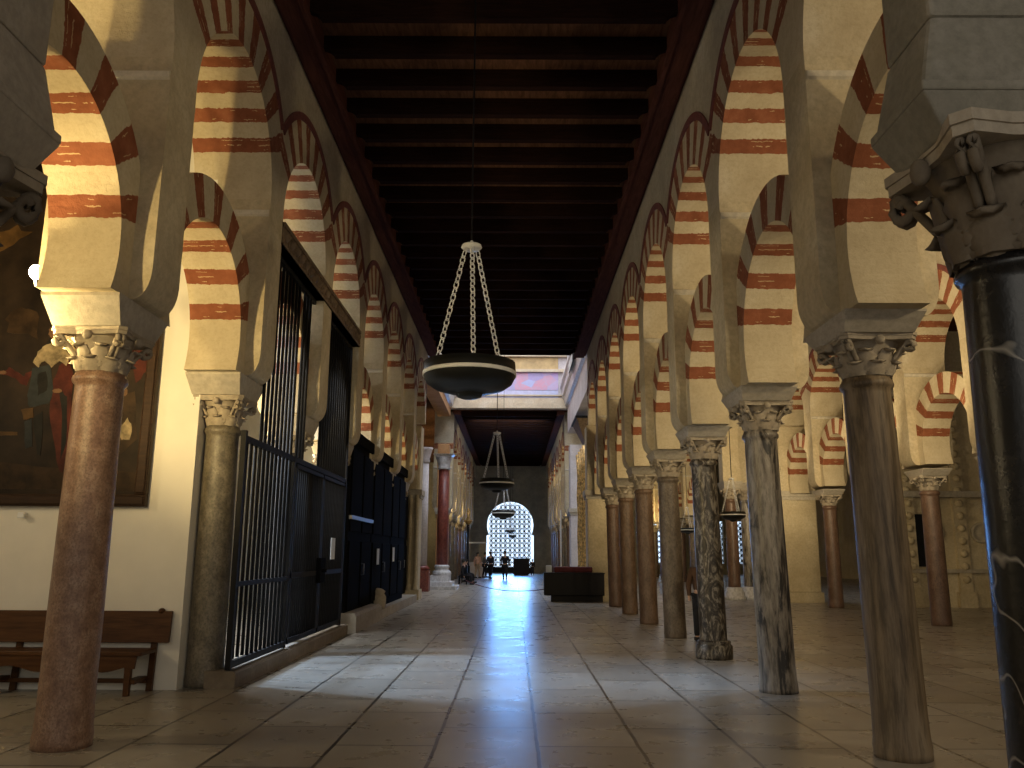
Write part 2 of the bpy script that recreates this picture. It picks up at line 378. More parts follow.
# ------------------------------------------------------------------ arcade modules
ZI = 3.92                    # top of the impost
ZLO, RLO, RLE = 4.35, 1.11, 1.60
ZUP, RUP = 6.39, 1.36
HB = D / 2; PW = .31         # half bay, half pier
ZB, RB = 6.506, 1.994        # the outline of the upper arch
XT = .53; XLO = .33          # half thickness of pier and of lower arch
def lower_mesh(zi=ZI, xl=XLO):
    a0 = math.degrees(math.asin((ZLO - zi) / RLO)); n = 44; inn = []; out = []; yb = HB - PW
    for i in range(n + 1):
        a = R(-a0 + (180 + 2 * a0) * i / n); y, z = RLO * math.cos(a), RLO * math.sin(a); inn.append((y, z))
        if z <= 0: out.append((math.copysign(yb, y), z))
        else:
            t = min(RLE, yb / abs(math.cos(a)) if abs(math.cos(a)) > 1e-6 else 9); out.append((t * math.cos(a), t * math.sin(a)))
    m = MB(); m.strip(inn, out, -xl, xl); return m.mesh('horseshoe_arch', M_['low'])
def outline(y): return ZB + math.sqrt(max(0, RB * RB - y * y)) - ZUP
def upper_pts(n=48, gap=0.0):
    inn = []; out = []
    for i in range(n + 1):
        a = PI * i / n; c_, s_ = math.cos(a), math.sin(a); inn.append((RUP * c_, RUP * s_))
        d = ZB - ZUP                                   # ray / circle centred at (0,d)
        t = d * s_ + math.sqrt(max(0, RB * RB - d * d * c_ * c_)) - gap
        if abs(c_) > 1e-6: t = min(t, HB / abs(c_))
        out.append((t * c_, t * s_))
    return inn, out
def upper_mesh():
    inn, out = upper_pts(); m = MB(); m.strip(inn, out, -XT, XT); return m.mesh('upper_arch', M_['up'])
def band_mesh():
    m = MB(); n = 40; a0 = math.acos(HB / RB); pi_, po = [], []
    for i in range(n + 1):
        a = a0 + (PI - 2 * a0) * i / n
        pi_.append(((RB - .09) * math.cos(a) * .999, (RB - .09) * math.sin(a) + ZB - ZUP)); po.append((min(HB, max(-HB, (RB + .03) * math.cos(a))), (RB + .03) * math.sin(a) + ZB - ZUP))
    m.strip(pi_, po, -XT - .022, -XT + .05); m.strip(pi_, po, XT - .05, XT + .022)
    return m.mesh('border_moulding', M_['band'])
def pilaster_mesh(sg, zi=ZI, xi=XLO - .01):
    pr = [(xi, zi), (max(.37, xi + .02), zi)]
    for k in range(9):
        a = -PI / 2 + PI / 2 * k / 8; b0 = max(.37, xi + .02); pr.append((b0 + (XT - b0) * math.cos(a), zi + .30 + .30 * math.sin(a)))
    pr += [(XT, ZUP), (xi, ZUP)]
    return MB().prism([(sg * a, b) for a, b in pr], -PW, PW, 'y').mesh('pilaster', M_['stone'])
def core_mesh(zi=ZI, dx=0, xl=XLO): return MB().box(dx - xl + .01, dx + xl - .01, -PW, PW, zi, ZUP).mesh('pier', M_['stone'])
def ledge_mesh():
    return MB().prism([(PW, 6.14), (PW + .028, 6.16), (PW + .028, 6.22), (PW, 6.235)], -XT + .01, XT - .01, 'x').mesh('ledge', M_['ledge'])
def wall_mesh(y0, n, lo_ext=0, hi_ext=0):
    m = MB(); k = 16
    for b in range(n):
        yc = y0 + (b + .5) * D; lo = []; hi = []
        for i in range(k + 1):
            y = -HB + D * i / k; lo.append((yc + y, outline(y) + ZUP)); hi.append((yc + y, ZC + .1))
        m.strip(lo, hi, -XT, XT)
    return m
ME = dict(low=lower_mesh(), up=upper_mesh(), band=band_mesh(), core=core_mesh(), pl=pilaster_mesh(-1), pr=pilaster_mesh(1), ledge=ledge_mesh())

DXR = -.06
ME.update(lowR=lower_mesh(3.83, .305), coreR=core_mesh(3.83, DXR, .305), plR=pilaster_mesh(-1, 3.83, .355), prR=pilaster_mesh(1, 3.83, .235))
def leaf(m, ang, z0, z1, r0, r1, wd, curl, mi=0):
    """one acanthus leaf: a tongue that climbs the bell and curls outward at its tip"""
    nu, nv = 7, 4; vs = []
    ca, sa = math.cos(ang), math.sin(ang)
    for side in (0, 1):
        for i in range(nu + 1):
            t = i / nu
            if t < .72:
                q = t / .72; z = z0 + (z1 - z0) * q; rr = r0 + (r1 - r0) * q + .012
            else:
                q = (t - .72) / .28 * PI * .9; z = z1 + curl * math.sin(q) * .8; rr = r1 + .012 + curl * (1 - math.cos(q))
            ww = wd * (.78 + .42 * math.sin(PI * min(1, t * 1.05))) * (1 - max(0, t - .8) * 2.0) * (1 + .16 * math.cos(t * 22))
            for j in range(nv + 1):
                s = (j / nv - .5) * 2; rad = rr - side * .028 - .018 * s * s + (.012 if j == 2 else 0)
                x, y = rad, s * ww; vs.append((x * ca - y * sa, x * sa + y * ca, z - side * .01))
    w1 = nv + 1; o = (nu + 1) * w1; fs = []
    for i in range(nu):
        for j in range(nv):
            a = i * w1 + j; fs += [(a, a + 1, a + w1 + 1, a + w1), (o + a, o + a + w1, o + a + w1 + 1, o + a + 1)]
        a = i * w1; fs += [(a, a + w1, o + a + w1, o + a), (a + nv, o + a + nv, o + a + w1 + nv, a + w1 + nv)]
    a = nu * w1; fs += [(a + j, a + j + 1, o + a + j + 1, o + a + j) for j in range(nv)]
    m.add(vs, fs, mi, True)
def capital_mesh():
    m = MB(); z0, z1 = 3.27, 3.60
    m.lathe([(.205, z0), (.215, z0 + .06), (.222, z0 + .15), (.235, z0 + .24), (.27, z0 + .31), (.29, z1)], 24)
    for k in range(8): leaf(m, 2 * PI * k / 8, z0, z0 + .105, .205, .232, .078, .034)
    for k in range(8): leaf(m, 2 * PI * (k + .5) / 8, z0 + .04, z0 + .215, .212, .25, .07, .038)
    for k in range(4):                                  # corner volutes
        a = PI / 4 + k * PI / 2
        for sg in (-1, 1):
            pts = []
            for i in range(20):
                t = i / 19
                if t < .4: rad = .24 + .15 * (t / .4); z = z0 + .14 + .17 * (t / .4)
                else:
                    q = (t - .4) / .6 * 2.4 * PI; rr = .055 * (1 - .62 * (t - .4) / .6); rad = .385 + rr * math.sin(q); z = z0 + .265 + rr * math.cos(q)
                pts.append((rad * math.cos(a) - sg * .022 * math.sin(a), rad * math.sin(a) + sg * .022 * math.cos(a), z))
            m.tube(pts, .021, 6)
    for k in range(4):                                  # small flower in the middle of each side
        a = k * PI / 2
        m.add(*ball((.33 * math.cos(a), .33 * math.sin(a), z1 - .02), .045), 0, True)
    return m.mesh('capital', M_['capital'])
def ball(c, r, nu=8, nv=6, sz=1):
    vs = [(c[0], c[1], c[2] - r * sz)]
    for j in range(1, nv):
        p = -PI / 2 + PI * j / nv
        for i in range(nu): vs.append((c[0] + r * math.cos(p) * math.cos(2 * PI * i / nu), c[1] + r * math.cos(p) * math.sin(2 * PI * i / nu), c[2] + r * sz * math.sin(p)))
    vs.append((c[0], c[1], c[2] + r * sz)); fs = [(0, 1 + (i + 1) % nu, 1 + i) for i in range(nu)]
    for j in range(nv - 2):
        for i in range(nu): a = 1 + j * nu; fs.append((a + i, a + (i + 1) % nu, a + nu + (i + 1) % nu, a + nu + i))
    a = 1 + (nv - 2) * nu; fs += [(a + i, a + (i + 1) % nu, len(vs) - 1) for i in range(nu)]
    return vs, fs
def abacus_mesh():
    pts = []
    for k in range(4):
        a = PI / 4 + k * PI / 2
        for dd in (-.09, .09): pts.append((.44 * math.cos(a + dd), .44 * math.sin(a + dd)))
        for q in (.25, .5, .75):
            b = a + dd * 0 + .09 + (PI / 2 - .18) * q; rad = .31 + .06 * (abs(q - .5) * 2) ** 2; pts.append((rad * math.cos(b), rad * math.sin(b)))
    m = MB(); m.prism(pts, 3.59, 3.63, 'z'); m.prism([(x * 1.03, y * 1.03) for x, y in pts], 3.625, 3.66, 'z'); return m.mesh('abacus', M_['capital'])
def frus(m, ax, ay, z0, bx, by, z1):
    return m.add([(-ax, -ay, z0), (ax, -ay, z0), (ax, ay, z0), (-ax, ay, z0), (-bx, -by, z1), (bx, -by, z1), (bx, by, z1), (-bx, by, z1)],
                 [(0, 3, 2, 1), (4, 5, 6, 7), (0, 1, 5, 4), (1, 2, 6, 5), (2, 3, 7, 6), (3, 0, 4, 7)])
def impost_mesh():
    m = MB(); frus(m, .31, .36, 3.655, .352, .52, 3.89); frus(m, .352, .52, 3.89, .355, .522, ZI); return m.mesh('impost', M_['impost'])
ME['capital'] = capital_mesh(); ME['abacus'] = abacus_mesh(); ME['impost'] = impost_mesh()
SH = {}
def shaft_mesh(mat, flare=0, k=1.0):
    key = (mat, flare, k)
    if key not in SH:
        p = [(.232 + flare, 0), (.232 + flare, .05), (.238 + flare * .6, .09), (.232 + flare * .2, .16), (.229, .35), (.227, 1.2), (.220, 2.2), (.211, 3.12), (.213, 3.16), (.235, 3.18), (.243, 3.205), (.235, 3.235), (.22, 3.25), (.215, 3.275)]
        SH[key] = MB().lathe([(r * k, z) for r, z in p], 32).mesh('shaft', BR[mat])
    return SH[key]
def column(x, y, mat, label, group=None, flare=0, k=1.0, kind='column', rot=0, dz=0):
    t = thing(kind, label, 'column', (x, y, 0), 0, group)
    s = link('shaft', shaft_mesh(mat, flare, k), t); s.rotation_euler.z = rot
    cp = link('capital', ME['capital'], t); link('abacus', ME['abacus'], cp); im = link('impost', ME['impost'], t)
    if dz:
        s.scale.z = .985; cp.scale.z = .93; cp.location.z = .184; im.location.z = 1.309; im.scale.z = .62
        if x == XR:
            s.rotation_euler = (0, -.0185, 0); s.scale.x = s.scale.y = .96
            for o in (cp, im): o.location.x = DXR * .75
            im.location.x = DXR
    return t
DZ = {XR: -.09, XA: -.09}
def pier(x, y, label, group):
    k = 'R' if x == XR else ''
    o = tag(link('pier', ME['core' + k], None, (x, y, DZ.get(x, 0))), label, 'pier', group)
    link('pilaster', ME['pl' + k], o); link('pilaster', ME['pr' + k], o); link('ledge', ME['ledge'], o); link('ledge', ME['ledge'], o).rotation_euler.z = PI; return o
def lower(x, y, label, group): return tag(link('horseshoe_arch', ME['lowR' if x == XR else 'low'], None, (x + (DXR if x == XR else 0), y, ZLO + DZ.get(x, 0))), label, 'arch', group)
def upper(x, y, label, group):
    o = tag(link('upper_arch', ME['up'], None, (x, y, ZUP + DZ.get(x, 0))), label, 'arch', group); b = link('border_moulding', ME['band'], o); return o
# right arcade of the nave; its nearest column (first of the list) stands outside the frame
def arcade_near(x, y0, cols, side, wallname, nskip=1):
    n = len(cols); where = 'on the %s of the nave' % side
    for i, cdef in enumerate(cols):
        y = y0 + i * D
        q = ORD[i - nskip] if i >= nskip else 'nearest'
        if cdef:
            mat, adj, flare = cdef
            column(x, y, mat, '%s, %s in the row %s' % (adj, q, where), 'columns %s' % where, flare, rot=random.uniform(0, 6), dz=DZ.get(x, 0))
        if cdef: pier(x, y, 'cream stone pier with rolled foot on the %s column %s' % (q, where), 'piers %s' % where)
        if i < n - 1:
            q2 = ORD[i]
            lower(x, y + HB, '%s lower striped horseshoe arch from the viewer %s' % (q2, where), 'lower arches %s' % where)
            upper(x, y + HB, '%s upper striped arch from the viewer %s' % (q2, where), 'upper arches %s' % where)
    o = wall_mesh(y0, n - 1).build(wallname, M_['plaster'], None, (x, 0, DZ.get(x, 0))); o['kind'] = 'structure'
arcade_near(XR, Y0R - D, [None, ('ochre', 'brown streaked marble column with a pale capital', .008), ('veined', 'grey marble column with dark upright veins', .012),
                          ('breccia', 'dark mottled breccia column on a low block', .0), ('dull', 'dull grey brown column', 0), ('rust', 'plain rust brown column', 0),
                          ('rust', 'plain brown column', 0), ('redbrown', 'red brown column beside the square end pier', 0), None], 'right', 'wall_right')
arcade_near(XL, Y0L - D, [None, ('pink', 'pinkish brown granite column before the painting', .01), ('greybrown', 'grey brown granite column between wall and iron screen', .008),
                          ('dull', 'column standing behind the iron screen', 0), ('dull', 'brown column between the screen and the black doors', 0), ('dull', 'brown column between the two black doors', 0),
                          ('ochre', 'pale brown column past the black doors', 0), ('ochre', 'pale column before the crossing pier', 0), None], 'left', 'wall_left')
# the low block and ring under the breccia column
o = MB().lathe([(.29, 0), (.295, .03), (.295, .2), (.26, .23), (.27, .26), (.25, .29)], 28).build('column_base', BR['breccia'], None)
for ob in list(C.objects):
    if ob.get('category') == 'column' and 'breccia' in ob.get('label', ''): o.parent = ob
# the two near columns at the edges of the frame, set in front of the rows
capshade = ME['capital'].copy(); capshade.materials[0] = M_['capitalshade']
def near_column(x, y, mat, label, plabel, stn):
    t = thing('column', label, 'column', (x, y, 0)); sg = 1 if x > 0 else -1
    sh = link('shaft', shaft_mesh(mat, 0, 1.14), t); sh.scale.z = .985; sh.rotation_euler.z = 1.0
    cp = link('capital', capshade, t); cp.scale = (1.32, 1.32, 1.75); cp.location.z = 3.21 - 3.27 * 1.75
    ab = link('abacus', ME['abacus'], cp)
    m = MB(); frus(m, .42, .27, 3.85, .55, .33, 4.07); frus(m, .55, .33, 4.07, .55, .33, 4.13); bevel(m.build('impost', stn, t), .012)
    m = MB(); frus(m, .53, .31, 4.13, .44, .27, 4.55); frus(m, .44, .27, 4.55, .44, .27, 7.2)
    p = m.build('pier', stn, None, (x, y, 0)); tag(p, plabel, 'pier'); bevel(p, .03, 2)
near_column(2.70, 4.33, 'black', 'black marble column with white veins at the right edge of the frame', 'dim stone pier over the black marble column', M_['greystone'])  # darker stone puts the shade on this impost and pier into their colour
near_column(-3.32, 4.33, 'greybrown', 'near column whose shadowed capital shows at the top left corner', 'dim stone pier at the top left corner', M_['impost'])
# arcade between the right aisles
YA = Y0R + 2 * D
wA = 'between the two right aisles'
colsA = [('dull', 'brown column'), ('rust', 'reddish column behind the black marble one'), ('redbrown', 'red marble column with wide capital'), ('dull', 'brown column hidden by the streaked one'), ('redbrown', 'slim red brown column')]
YA = Y0R + 2 * D
for i in range(6):
    y = YA + i * D; q = ORD[i]
    if i < 5: column(XA, y, ('dull', 'rust', 'redbrown', 'dull', 'redbrown')[i], '%s red brown column %s, counted from the viewer' % (q, wA), 'columns ' + wA, rot=i, dz=-.09)
    if i < 5: pier(XA, y, 'cream pier on the %s column %s' % (q, wA), 'piers ' + wA)
    if i < 5:
        lower(XA, y + HB, '%s lower striped horseshoe arch %s' % (q, wA), 'lower arches ' + wA)
        upper(XA, y + HB, '%s upper striped arch %s' % (q, wA), 'upper arches ' + wA)
o = wall_mesh(YA, 5).build('wall_aisle', M_['plaster'], None, (XA, 0, -.09)); o['kind'] = 'structure'
# beyond the crossing: both rows go on to the end wall
YC = YX1 + .9
for side, x in (('left', XL), ('right', XR)):
    wB = 'on the %s beyond the crossing' % side
    for i in range(8):
        y = YC + i * D; q = ORD[i]
        column(x, y, ('dull', 'rust', 'greybrown')[i % 3], '%s far column %s' % (q, wB), 'columns ' + wB, rot=i, dz=DZ.get(x, 0))
        y = YC + i * D
        pier(x, y, '%s far cream pier %s' % (q, wB), 'piers ' + wB)
        if i < 7:
            lower(x, y + HB, '%s far lower striped arch %s' % (q, wB), 'lower arches ' + wB); upper(x, y + HB, '%s far upper striped arch %s' % (q, wB), 'upper arches ' + wB)
    o = wall_mesh(YC, 8).build('wall_far_' + side, M_['plaster'], None, (x, 0, DZ.get(x, 0))); o['kind'] = 'structure'

wC = 'in the right aisles beyond the crossing'
for i in range(6):
    y = YC + i * D; q = ORD[i]
    column(XA, y, ('redbrown', 'dull')[i % 2], '%s small distant column %s' % (q, wC), 'columns ' + wC, rot=i, dz=-.09)
    pier(XA, y, '%s distant cream pier %s' % (q, wC), 'piers ' + wC)
    if i < 5:
        lower(XA, y + HB, '%s distant lower striped arch %s' % (q, wC), 'lower arches ' + wC); upper(XA, y + HB, '%s distant upper striped arch %s' % (q, wC), 'upper arches ' + wC)
o = wall_mesh(YC, 5).build('wall_aisle_far', M_['plaster'], None, (XA, 0, -.09)); o['kind'] = 'structure'

# ------------------------------------------------------------------ walls around
def wallbox(name, a, mat): return struct(name, MB().box(*a), mat)
wallbox('wall_painting', (-13, -4.1, 10.62, 10.95, 0, ZC), M_['white'])
wallbox('wall_left_outer', (-13.3, -13, -8, 10.7, 0, ZC), M_['white'])
wallbox('wall_chapel_back', (-9.6, -9.2, 10.95, 31.6, 0, ZC), M_['chapelwhite'])
wallbox('wall_chapel_end', (-9.4, -4.5, 31.2, 31.6, 0, ZC), M_['chapelwhite'])
wallbox('wall_right_outer', (24, 24.3, -8, 72, 0, ZC), M_['stone'])
wallbox('wall_left_far', (-12.3, -12, 31.6, 72, 0, ZC), M_['greystone'])
# square piers that end the near arcades at the crossing
def end_pier(name, x0, x1, y0, y1, top, label, mat, grooves=None):
    t = thing(name, label, 'pier', ((x0 + x1) / 2, (y0 + y1) / 2, 0))
    hx, hy = (x1 - x0) / 2, (y1 - y0) / 2
    b = MB().box(-hx, hx, -hy, hy, .35, top).build('shaft', mat, t); bevel(b, .03)
    MB().box(-hx - .06, hx + .06, -hy - .06, hy + .06, 0, .35).build('plinth', mat, t)
    m = MB(); m.box(-hx - .05, hx + .05, -hy - .05, hy + .05, 3.6, 3.72); m.box(-hx - .09, hx + .09, -hy - .09, hy + .09, 3.72, 3.92); m.build('cornice', M_['impost'], t)
    if grooves:
        for k in range(grooves):
            yy = -hx + .09 + (2 * hx - .18) * k / (grooves - 1)
            m = MB(); m.lathe([(.10, .35), (.10, .5), (.07, .56), (.07, top - .6), (.11, top - .5)], 10, yy, -hy - .02); m.build('engaged_shaft', mat, t)
    return t
end_pier('crossing_pier', XR - .62, XR + .45, Y0R + 7 * D - .4, Y0R + 7 * D + .5, 6.3, 'square cream end pier of the right row, behind the black plinth', M_['stone'])
end_pier('crossing_pier', XL - .45, XL + .42, Y0L + 7 * D - .4, Y0L + 7 * D + .5, 6.3, 'cream pier of clustered shafts that ends the left row at the crossing', M_['stone'], 4)
end_pier('crossing_pier', XA - .62, XA + .62, Y0R + 7 * D - .4, Y0R + 7 * D + .6, 6.3, 'broad cream pier in the right aisle, seen between two nave columns', M_['stone'])

# ------------------------------------------------------------------ the crossing
wallbox('wall_crossing_far', (-12, 14, YX1, YX1 + .5, ZC + .02, 18), M_['lilac'])
wallbox('wall_crossing_near', (-12, 14, YX0 + .05, YX0 + .4, ZC + .27, 18), M_['lilac'])
wallbox('wall_crossing_right', (XWR + .12, XWR + .8, YX0 + .45, YX1, 8.0, 18), M_['lilac'])
wallbox('ceiling_crossing', (-12, 14, YX0, YX1 + .5, 18, 18.3), M_['lilac'])
wallbox('wall_crossing_left', (XWL - .8, XWL - .12, YX0 + .45, YX1, 8.9, 18), M_['orangelit'])
for k, (za, zb, dp) in enumerate(((9.34, 9.62, .16), (9.62, 9.92, .08), (10.02, 10.10, .12), (11.35, 11.5, .2), (12.2, 12.5, .25))):
    wallbox('trim_%d' % (5 + k), (XWL - .1, XWR + .1, YX1 - dp, YX1, za, zb), M_['cream2'])
for k, sg in enumerate((1, -1)):
    xw = XWR + .12 if sg > 0 else XWL - .12
    m = MB(); pr = [(0, 9.35), (.14, 9.45), (.2, 9.8), (.3, 9.95), (.32, 10.25), (.42, 10.4), (.42, 10.55), (0, 10.55)]
    m.prism([(xw - sg * a, b) for a, b in pr], YX0 + .5, YX1 - .26, 'y'); struct('trim_%d' % (10 + k), m, M_['marblewhite'])
# painted panel and gilded frieze high on the far side of the crossing
o = MB().box(-2.9, 2.35, YX1 - .05, YX1, 10.36, 11.34).build('mural', M_['mural']); tag(o, 'pink and blue painted frieze high on the far side of the crossing', 'mural')
o = MB().box(-2.9, 2.35, YX1 - .05, YX1, 9.94, 10.34).build('mural', M_['bluebandmat']); tag(o, 'pale blue painted band directly under the pink and blue frieze', 'mural')
o = MB().box(-2.9, 2.35, YX1 - .06, YX1, 11.52, 12.18).build('mural', M_['goldband']); tag(o, 'golden brown painted band above the pink and blue frieze', 'mural')
t = thing('window_grille', 'small dark barred grille in the white cornice on the right of the crossing', 'grille', (XWR - .22, 36.2, 10.0))
MB().box(-.02, .02, -1.2, 1.2, -.2, .22).build('frame', M_['iron'], t)
for k in range(9): MB().box(-.05, -.02, -1.12 + k * .28 - .03, -1.12 + k * .28 + .03, -.18, .2).build('bar', M_['chalkmetal'], t)
# pale piers at the far corners of the crossing
end_pier('corner_pier', 2.86, 3.6, 42.9, 43.9, 7.2, 'pale lilac corner pier on the far right of the crossing', M_['lilac'])
end_pier('corner_pier', -5.0, -4.35, 35.8, 36.6, 7.2, 'pale lilac pier on the left side of the crossing', M_['lilac'])
end_pier('corner_pier', -4.0, -3.4, 42.9, 43.8, 7.2, 'tall pier glowing orange on the far left of the crossing', M_['orangelit'])
# red marble column on its white plinth
t = thing('marble_column', 'tall red marble column on a stepped white plinth, left of the far nave', 'column', (-3.42, 40.2, 0))
m = MB(); m.box(-.95, .75, -1.3, 1.3, 0, .16); m.box(-.75, .55, -1.05, 1.05, .16, .34); m.build('steps', M_['marblewhite'], t)
m = MB(); m.box(-.5, .4, -.5, .5, .34, .62); m.lathe([(.42, .62), (.46, .7), (.42, .8), (.33, .86), (.33, .95), (.37, 1.02), (.31, 1.1)], 24); m.build('base', M_['marblewhite'], t)
MB().lathe([(.27, 1.1), (.27, 3), (.24, 5.6)], 24).build('shaft', M_['redmarble'], t)
m = MB(); m.lathe([(.28, 5.6), (.33, 5.65), (.28, 5.72), (.30, 5.9), (.42, 6.2)], 20); m.frustum(.36, 6.2, .5, 6.32); m.build('capital', M_['marblewhite'], t)
t = thing('marble_column', 'red marble pillar with grey foot between the red column and the cream cluster', 'column', (-4.08, 37.4, 0))
m = MB(); m.box(-.36, .36, -.36, .36, 0, .9); m.lathe([(.34, .9), (.36, 1.0), (.27, 1.1)], 20); m.build('base', M_['redmarble'], t)
MB().lathe([(.24, 1.1), (.22, 5.6)], 20).build('shaft', M_['lilac'], t)
MB().lathe([(.23, 5.6), (.26, 5.7), (.24, 5.8), (.36, 6.2), (.4, 6.3)], 20).build('capital', M_['lilac'], t)
# gilded carved retable and the dark carved canopy over it
t = thing('retable', 'gilded carved retable glittering behind the square end pier on the right', 'retable', (3.22, 38, 0))
m = MB(); m.box(-.1, .3, -2, 2, .6, 6.5); m.build('panel', M_['gilt'], t)
for k in range(4):
    m = MB(); m.lathe([(.10, .7), (.14, .9), (.09, 1.2), (.12, 2.6), (.08, 3.4), (.13, 4.2), (.09, 5.2), (.15, 6.3)], 10, -.14, -1.8 + k * 1.2); m.build('twisted_column', M_['gilt'], t)
MB().box(-.35, .4, -2.1, 2.1, 0, .6).build('base', M_['marblewhite'], t)
t = thing('canopy', 'dark carved wooden canopy projecting above the gilded retable', 'canopy', (3.12, 38, 6.5))
m = MB(); m.add([(-.35, -1.3, 1.1), (.4, -1.3, 1.1), (.4, 1.3, 1.1), (-.35, 1.3, 1.1), (.1, -.5, 0), (.4, -.5, 0), (.4, .5, 0), (.1, .5, 0)], [(0, 1, 2, 3), (4, 7, 6, 5), (0, 4, 5, 1), (1, 5, 6, 2), (2, 6, 7, 3), (3, 7, 4, 0)]); m.build('body', M_['carved'], t)
MB().box(-.42, .42, -1.38, 1.38, 1.1, 1.2).build('rim', M_['iron'], t)

# ------------------------------------------------------------------ end wall with its lattice windows
XC = -.36
def arch_open_wall(name, x0, x1, y, zt, cx, hw, zs, mat, th=.45):
    """wall in the x-z plane with one horseshoe-topped opening"""
    r = hw * .985; zc = zs; pts = []
    n = 24
    for i in range(n + 1):
        a = R(205 - 230 * i / n); pts.append((cx + r * math.cos(a), zc + r * math.sin(a)))
    m = MB(); m.box(x0, cx - hw, y, y + th, 0, zt); m.box(cx + hw, x1, y, y + th, 0, zt)
    lo = zc + r * math.sin(R(205))
    for i in range(n):
        (xa, za), (xb, zb) = pts[i], pts[i + 1]
    # ring of quads from the arch out to the frame
    outer = []
    for (px, pz) in pts:
        dx, dz = px - cx, pz - zc
        k = min(hw / abs(dx) if abs(dx) > 1e-6 else 1e9, (zt - zc) / dz if dz > 1e-6 else 1e9); k = max(k, 1.0)
        outer.append((cx + dx * k, zc + dz * k))
    # insert the frame's upper corners by projecting onto the top line
    vs = []; fs = []
    P = [(cx - hw, lo)] + [None]
    for i in range(n):
        q = [pts[i], pts[i + 1], (pts[i + 1][0], zt), (pts[i][0], zt)]
        if abs(pts[i][0] - pts[i + 1][0]) < 1e-4: continue
        if pts[i + 1][0] > pts[i][0]: m.prism(q, y, y + th, 'y')
    # horns of the horseshoe
    for sg in (-1, 1):
        h = [(cx + sg * hw, lo - .02)]
        for i in range(7): a = R(205 - 25 * i / 6) if sg < 0 else R(-25 + 25 * i / 6); h.append((cx + r * math.cos(a), zc + r * math.sin(a)))
        h.append((cx + sg * hw, zc)); m.prism(h, y, y + th, 'y')
    for sg in (-1, 1): m.prism([(cx + sg * hw, zc), (cx + sg * r, zc), (cx + sg * r, zt), (cx + sg * hw, zt)], y, y + th, 'y')
    return struct(name, m, mat)
HW = 2.0; ZS = 4.0
arch_open_wall('wall_far', -12, 3.9, YEND, ZC, XC, HW, ZS, M_['greystone'])
def lattice(name, cx, y, hw, z0, z1, cell, r, arch=None):
    m = MB()
    def clip(x, z):
        if arch and z > arch[0]: return (x - cx) ** 2 + (z - arch[0]) ** 2 < arch[1] ** 2
        return abs(x - cx) < hw and z0 <= z <= z1
    nx = int(2 * hw / cell) + 1; nz = int((z1 - z0) / cell) + 1
    def seg(a, b):
        if clip(*a) and clip(*b):
            d = Vector((b[0] - a[0], 0, b[1] - a[1])); L = d.length; d /= L; q = Vector((-d.z, 0, d.x)) * r
            A = Vector((a[0], y, a[1])); B = Vector((b[0], y, b[1])); vs = []
            for p in (A, B):
                for s in (-1, 1):
                    for t in (-.03, .03): vs.append(p + q * s + Vector((0, t, 0)))
            m.add(vs, [(0, 1, 5, 4), (2, 6, 7, 3), (0, 4, 6, 2), (1, 3, 7, 5)])
    for i in range(nx):
        for k in range(nz):
            x = cx - hw + i * cell; z = z0 + k * cell; c = cell; h = c / 2; u = c * .21
            # eight pointed star cell
            seg((x, z + h - u), (x + h, z + c)); seg((x, z + h + u), (x + h, z)); seg((x + c, z + h - u), (x + h, z + c)); seg((x + c, z + h + u), (x + h, z))
            seg((x + h - u, z), (x, z + h)); seg((x + h + u, z), (x + c, z + h)); seg((x + h - u, z + c), (x, z + h)); seg((x + h + u, z + c), (x + c, z + h))
            seg((x, z), (x + c, z)); seg((x, z), (x, z + c))
    return m
wn = MB(); wn.box(XC - HW, XC + HW, YEND + .25, YEND + .3, .02, 6.1); o = struct('window_1', wn, M_['sky'])
lat = lattice('lattice', XC, YEND + .12, HW, .5, 6.0, .4, .02, (ZS, HW * .985)).build('lattice', M_['iron'], o)
m = MB(); m.box(XC - HW, XC + HW, YEND + .06, YEND + .2, .02, .5); m.build('window_frame', M_['iron'], o)
# the aisles' end wall: three lattice windows
m = MB(); wx = ((11.6, 12.6), (16.3, 17.7), (18.3, 19.9)); xs = [3.9] + [v for p in wx for v in p] + [24]
for i in range(0, len(xs), 2): m.box(xs[i], xs[i + 1], YEND, YEND + .4, 0, ZC)
for a, b in wx: m.box(a, b, YEND, YEND + .4, 0, .9); m.box(a, b, YEND, YEND + .4, 4.4, ZC)
struct('wall_far_aisle', m, M_['greystone'])
for k, (a, b) in enumerate(wx):
    o = struct('window_%d' % (2 + k), MB().box(a, b, YEND + .25, YEND + .3, .9, 4.4), M_['sky'])
    lattice('lattice', (a + b) / 2, YEND + .1, (b - a) / 2, .9, 4.4, .45, .022).build('lattice', M_['iron'], o)
wallbox('wall_behind_windows', (-12, 24, YEND + .5, YEND + .8, 0, ZC), M_['greystone'])

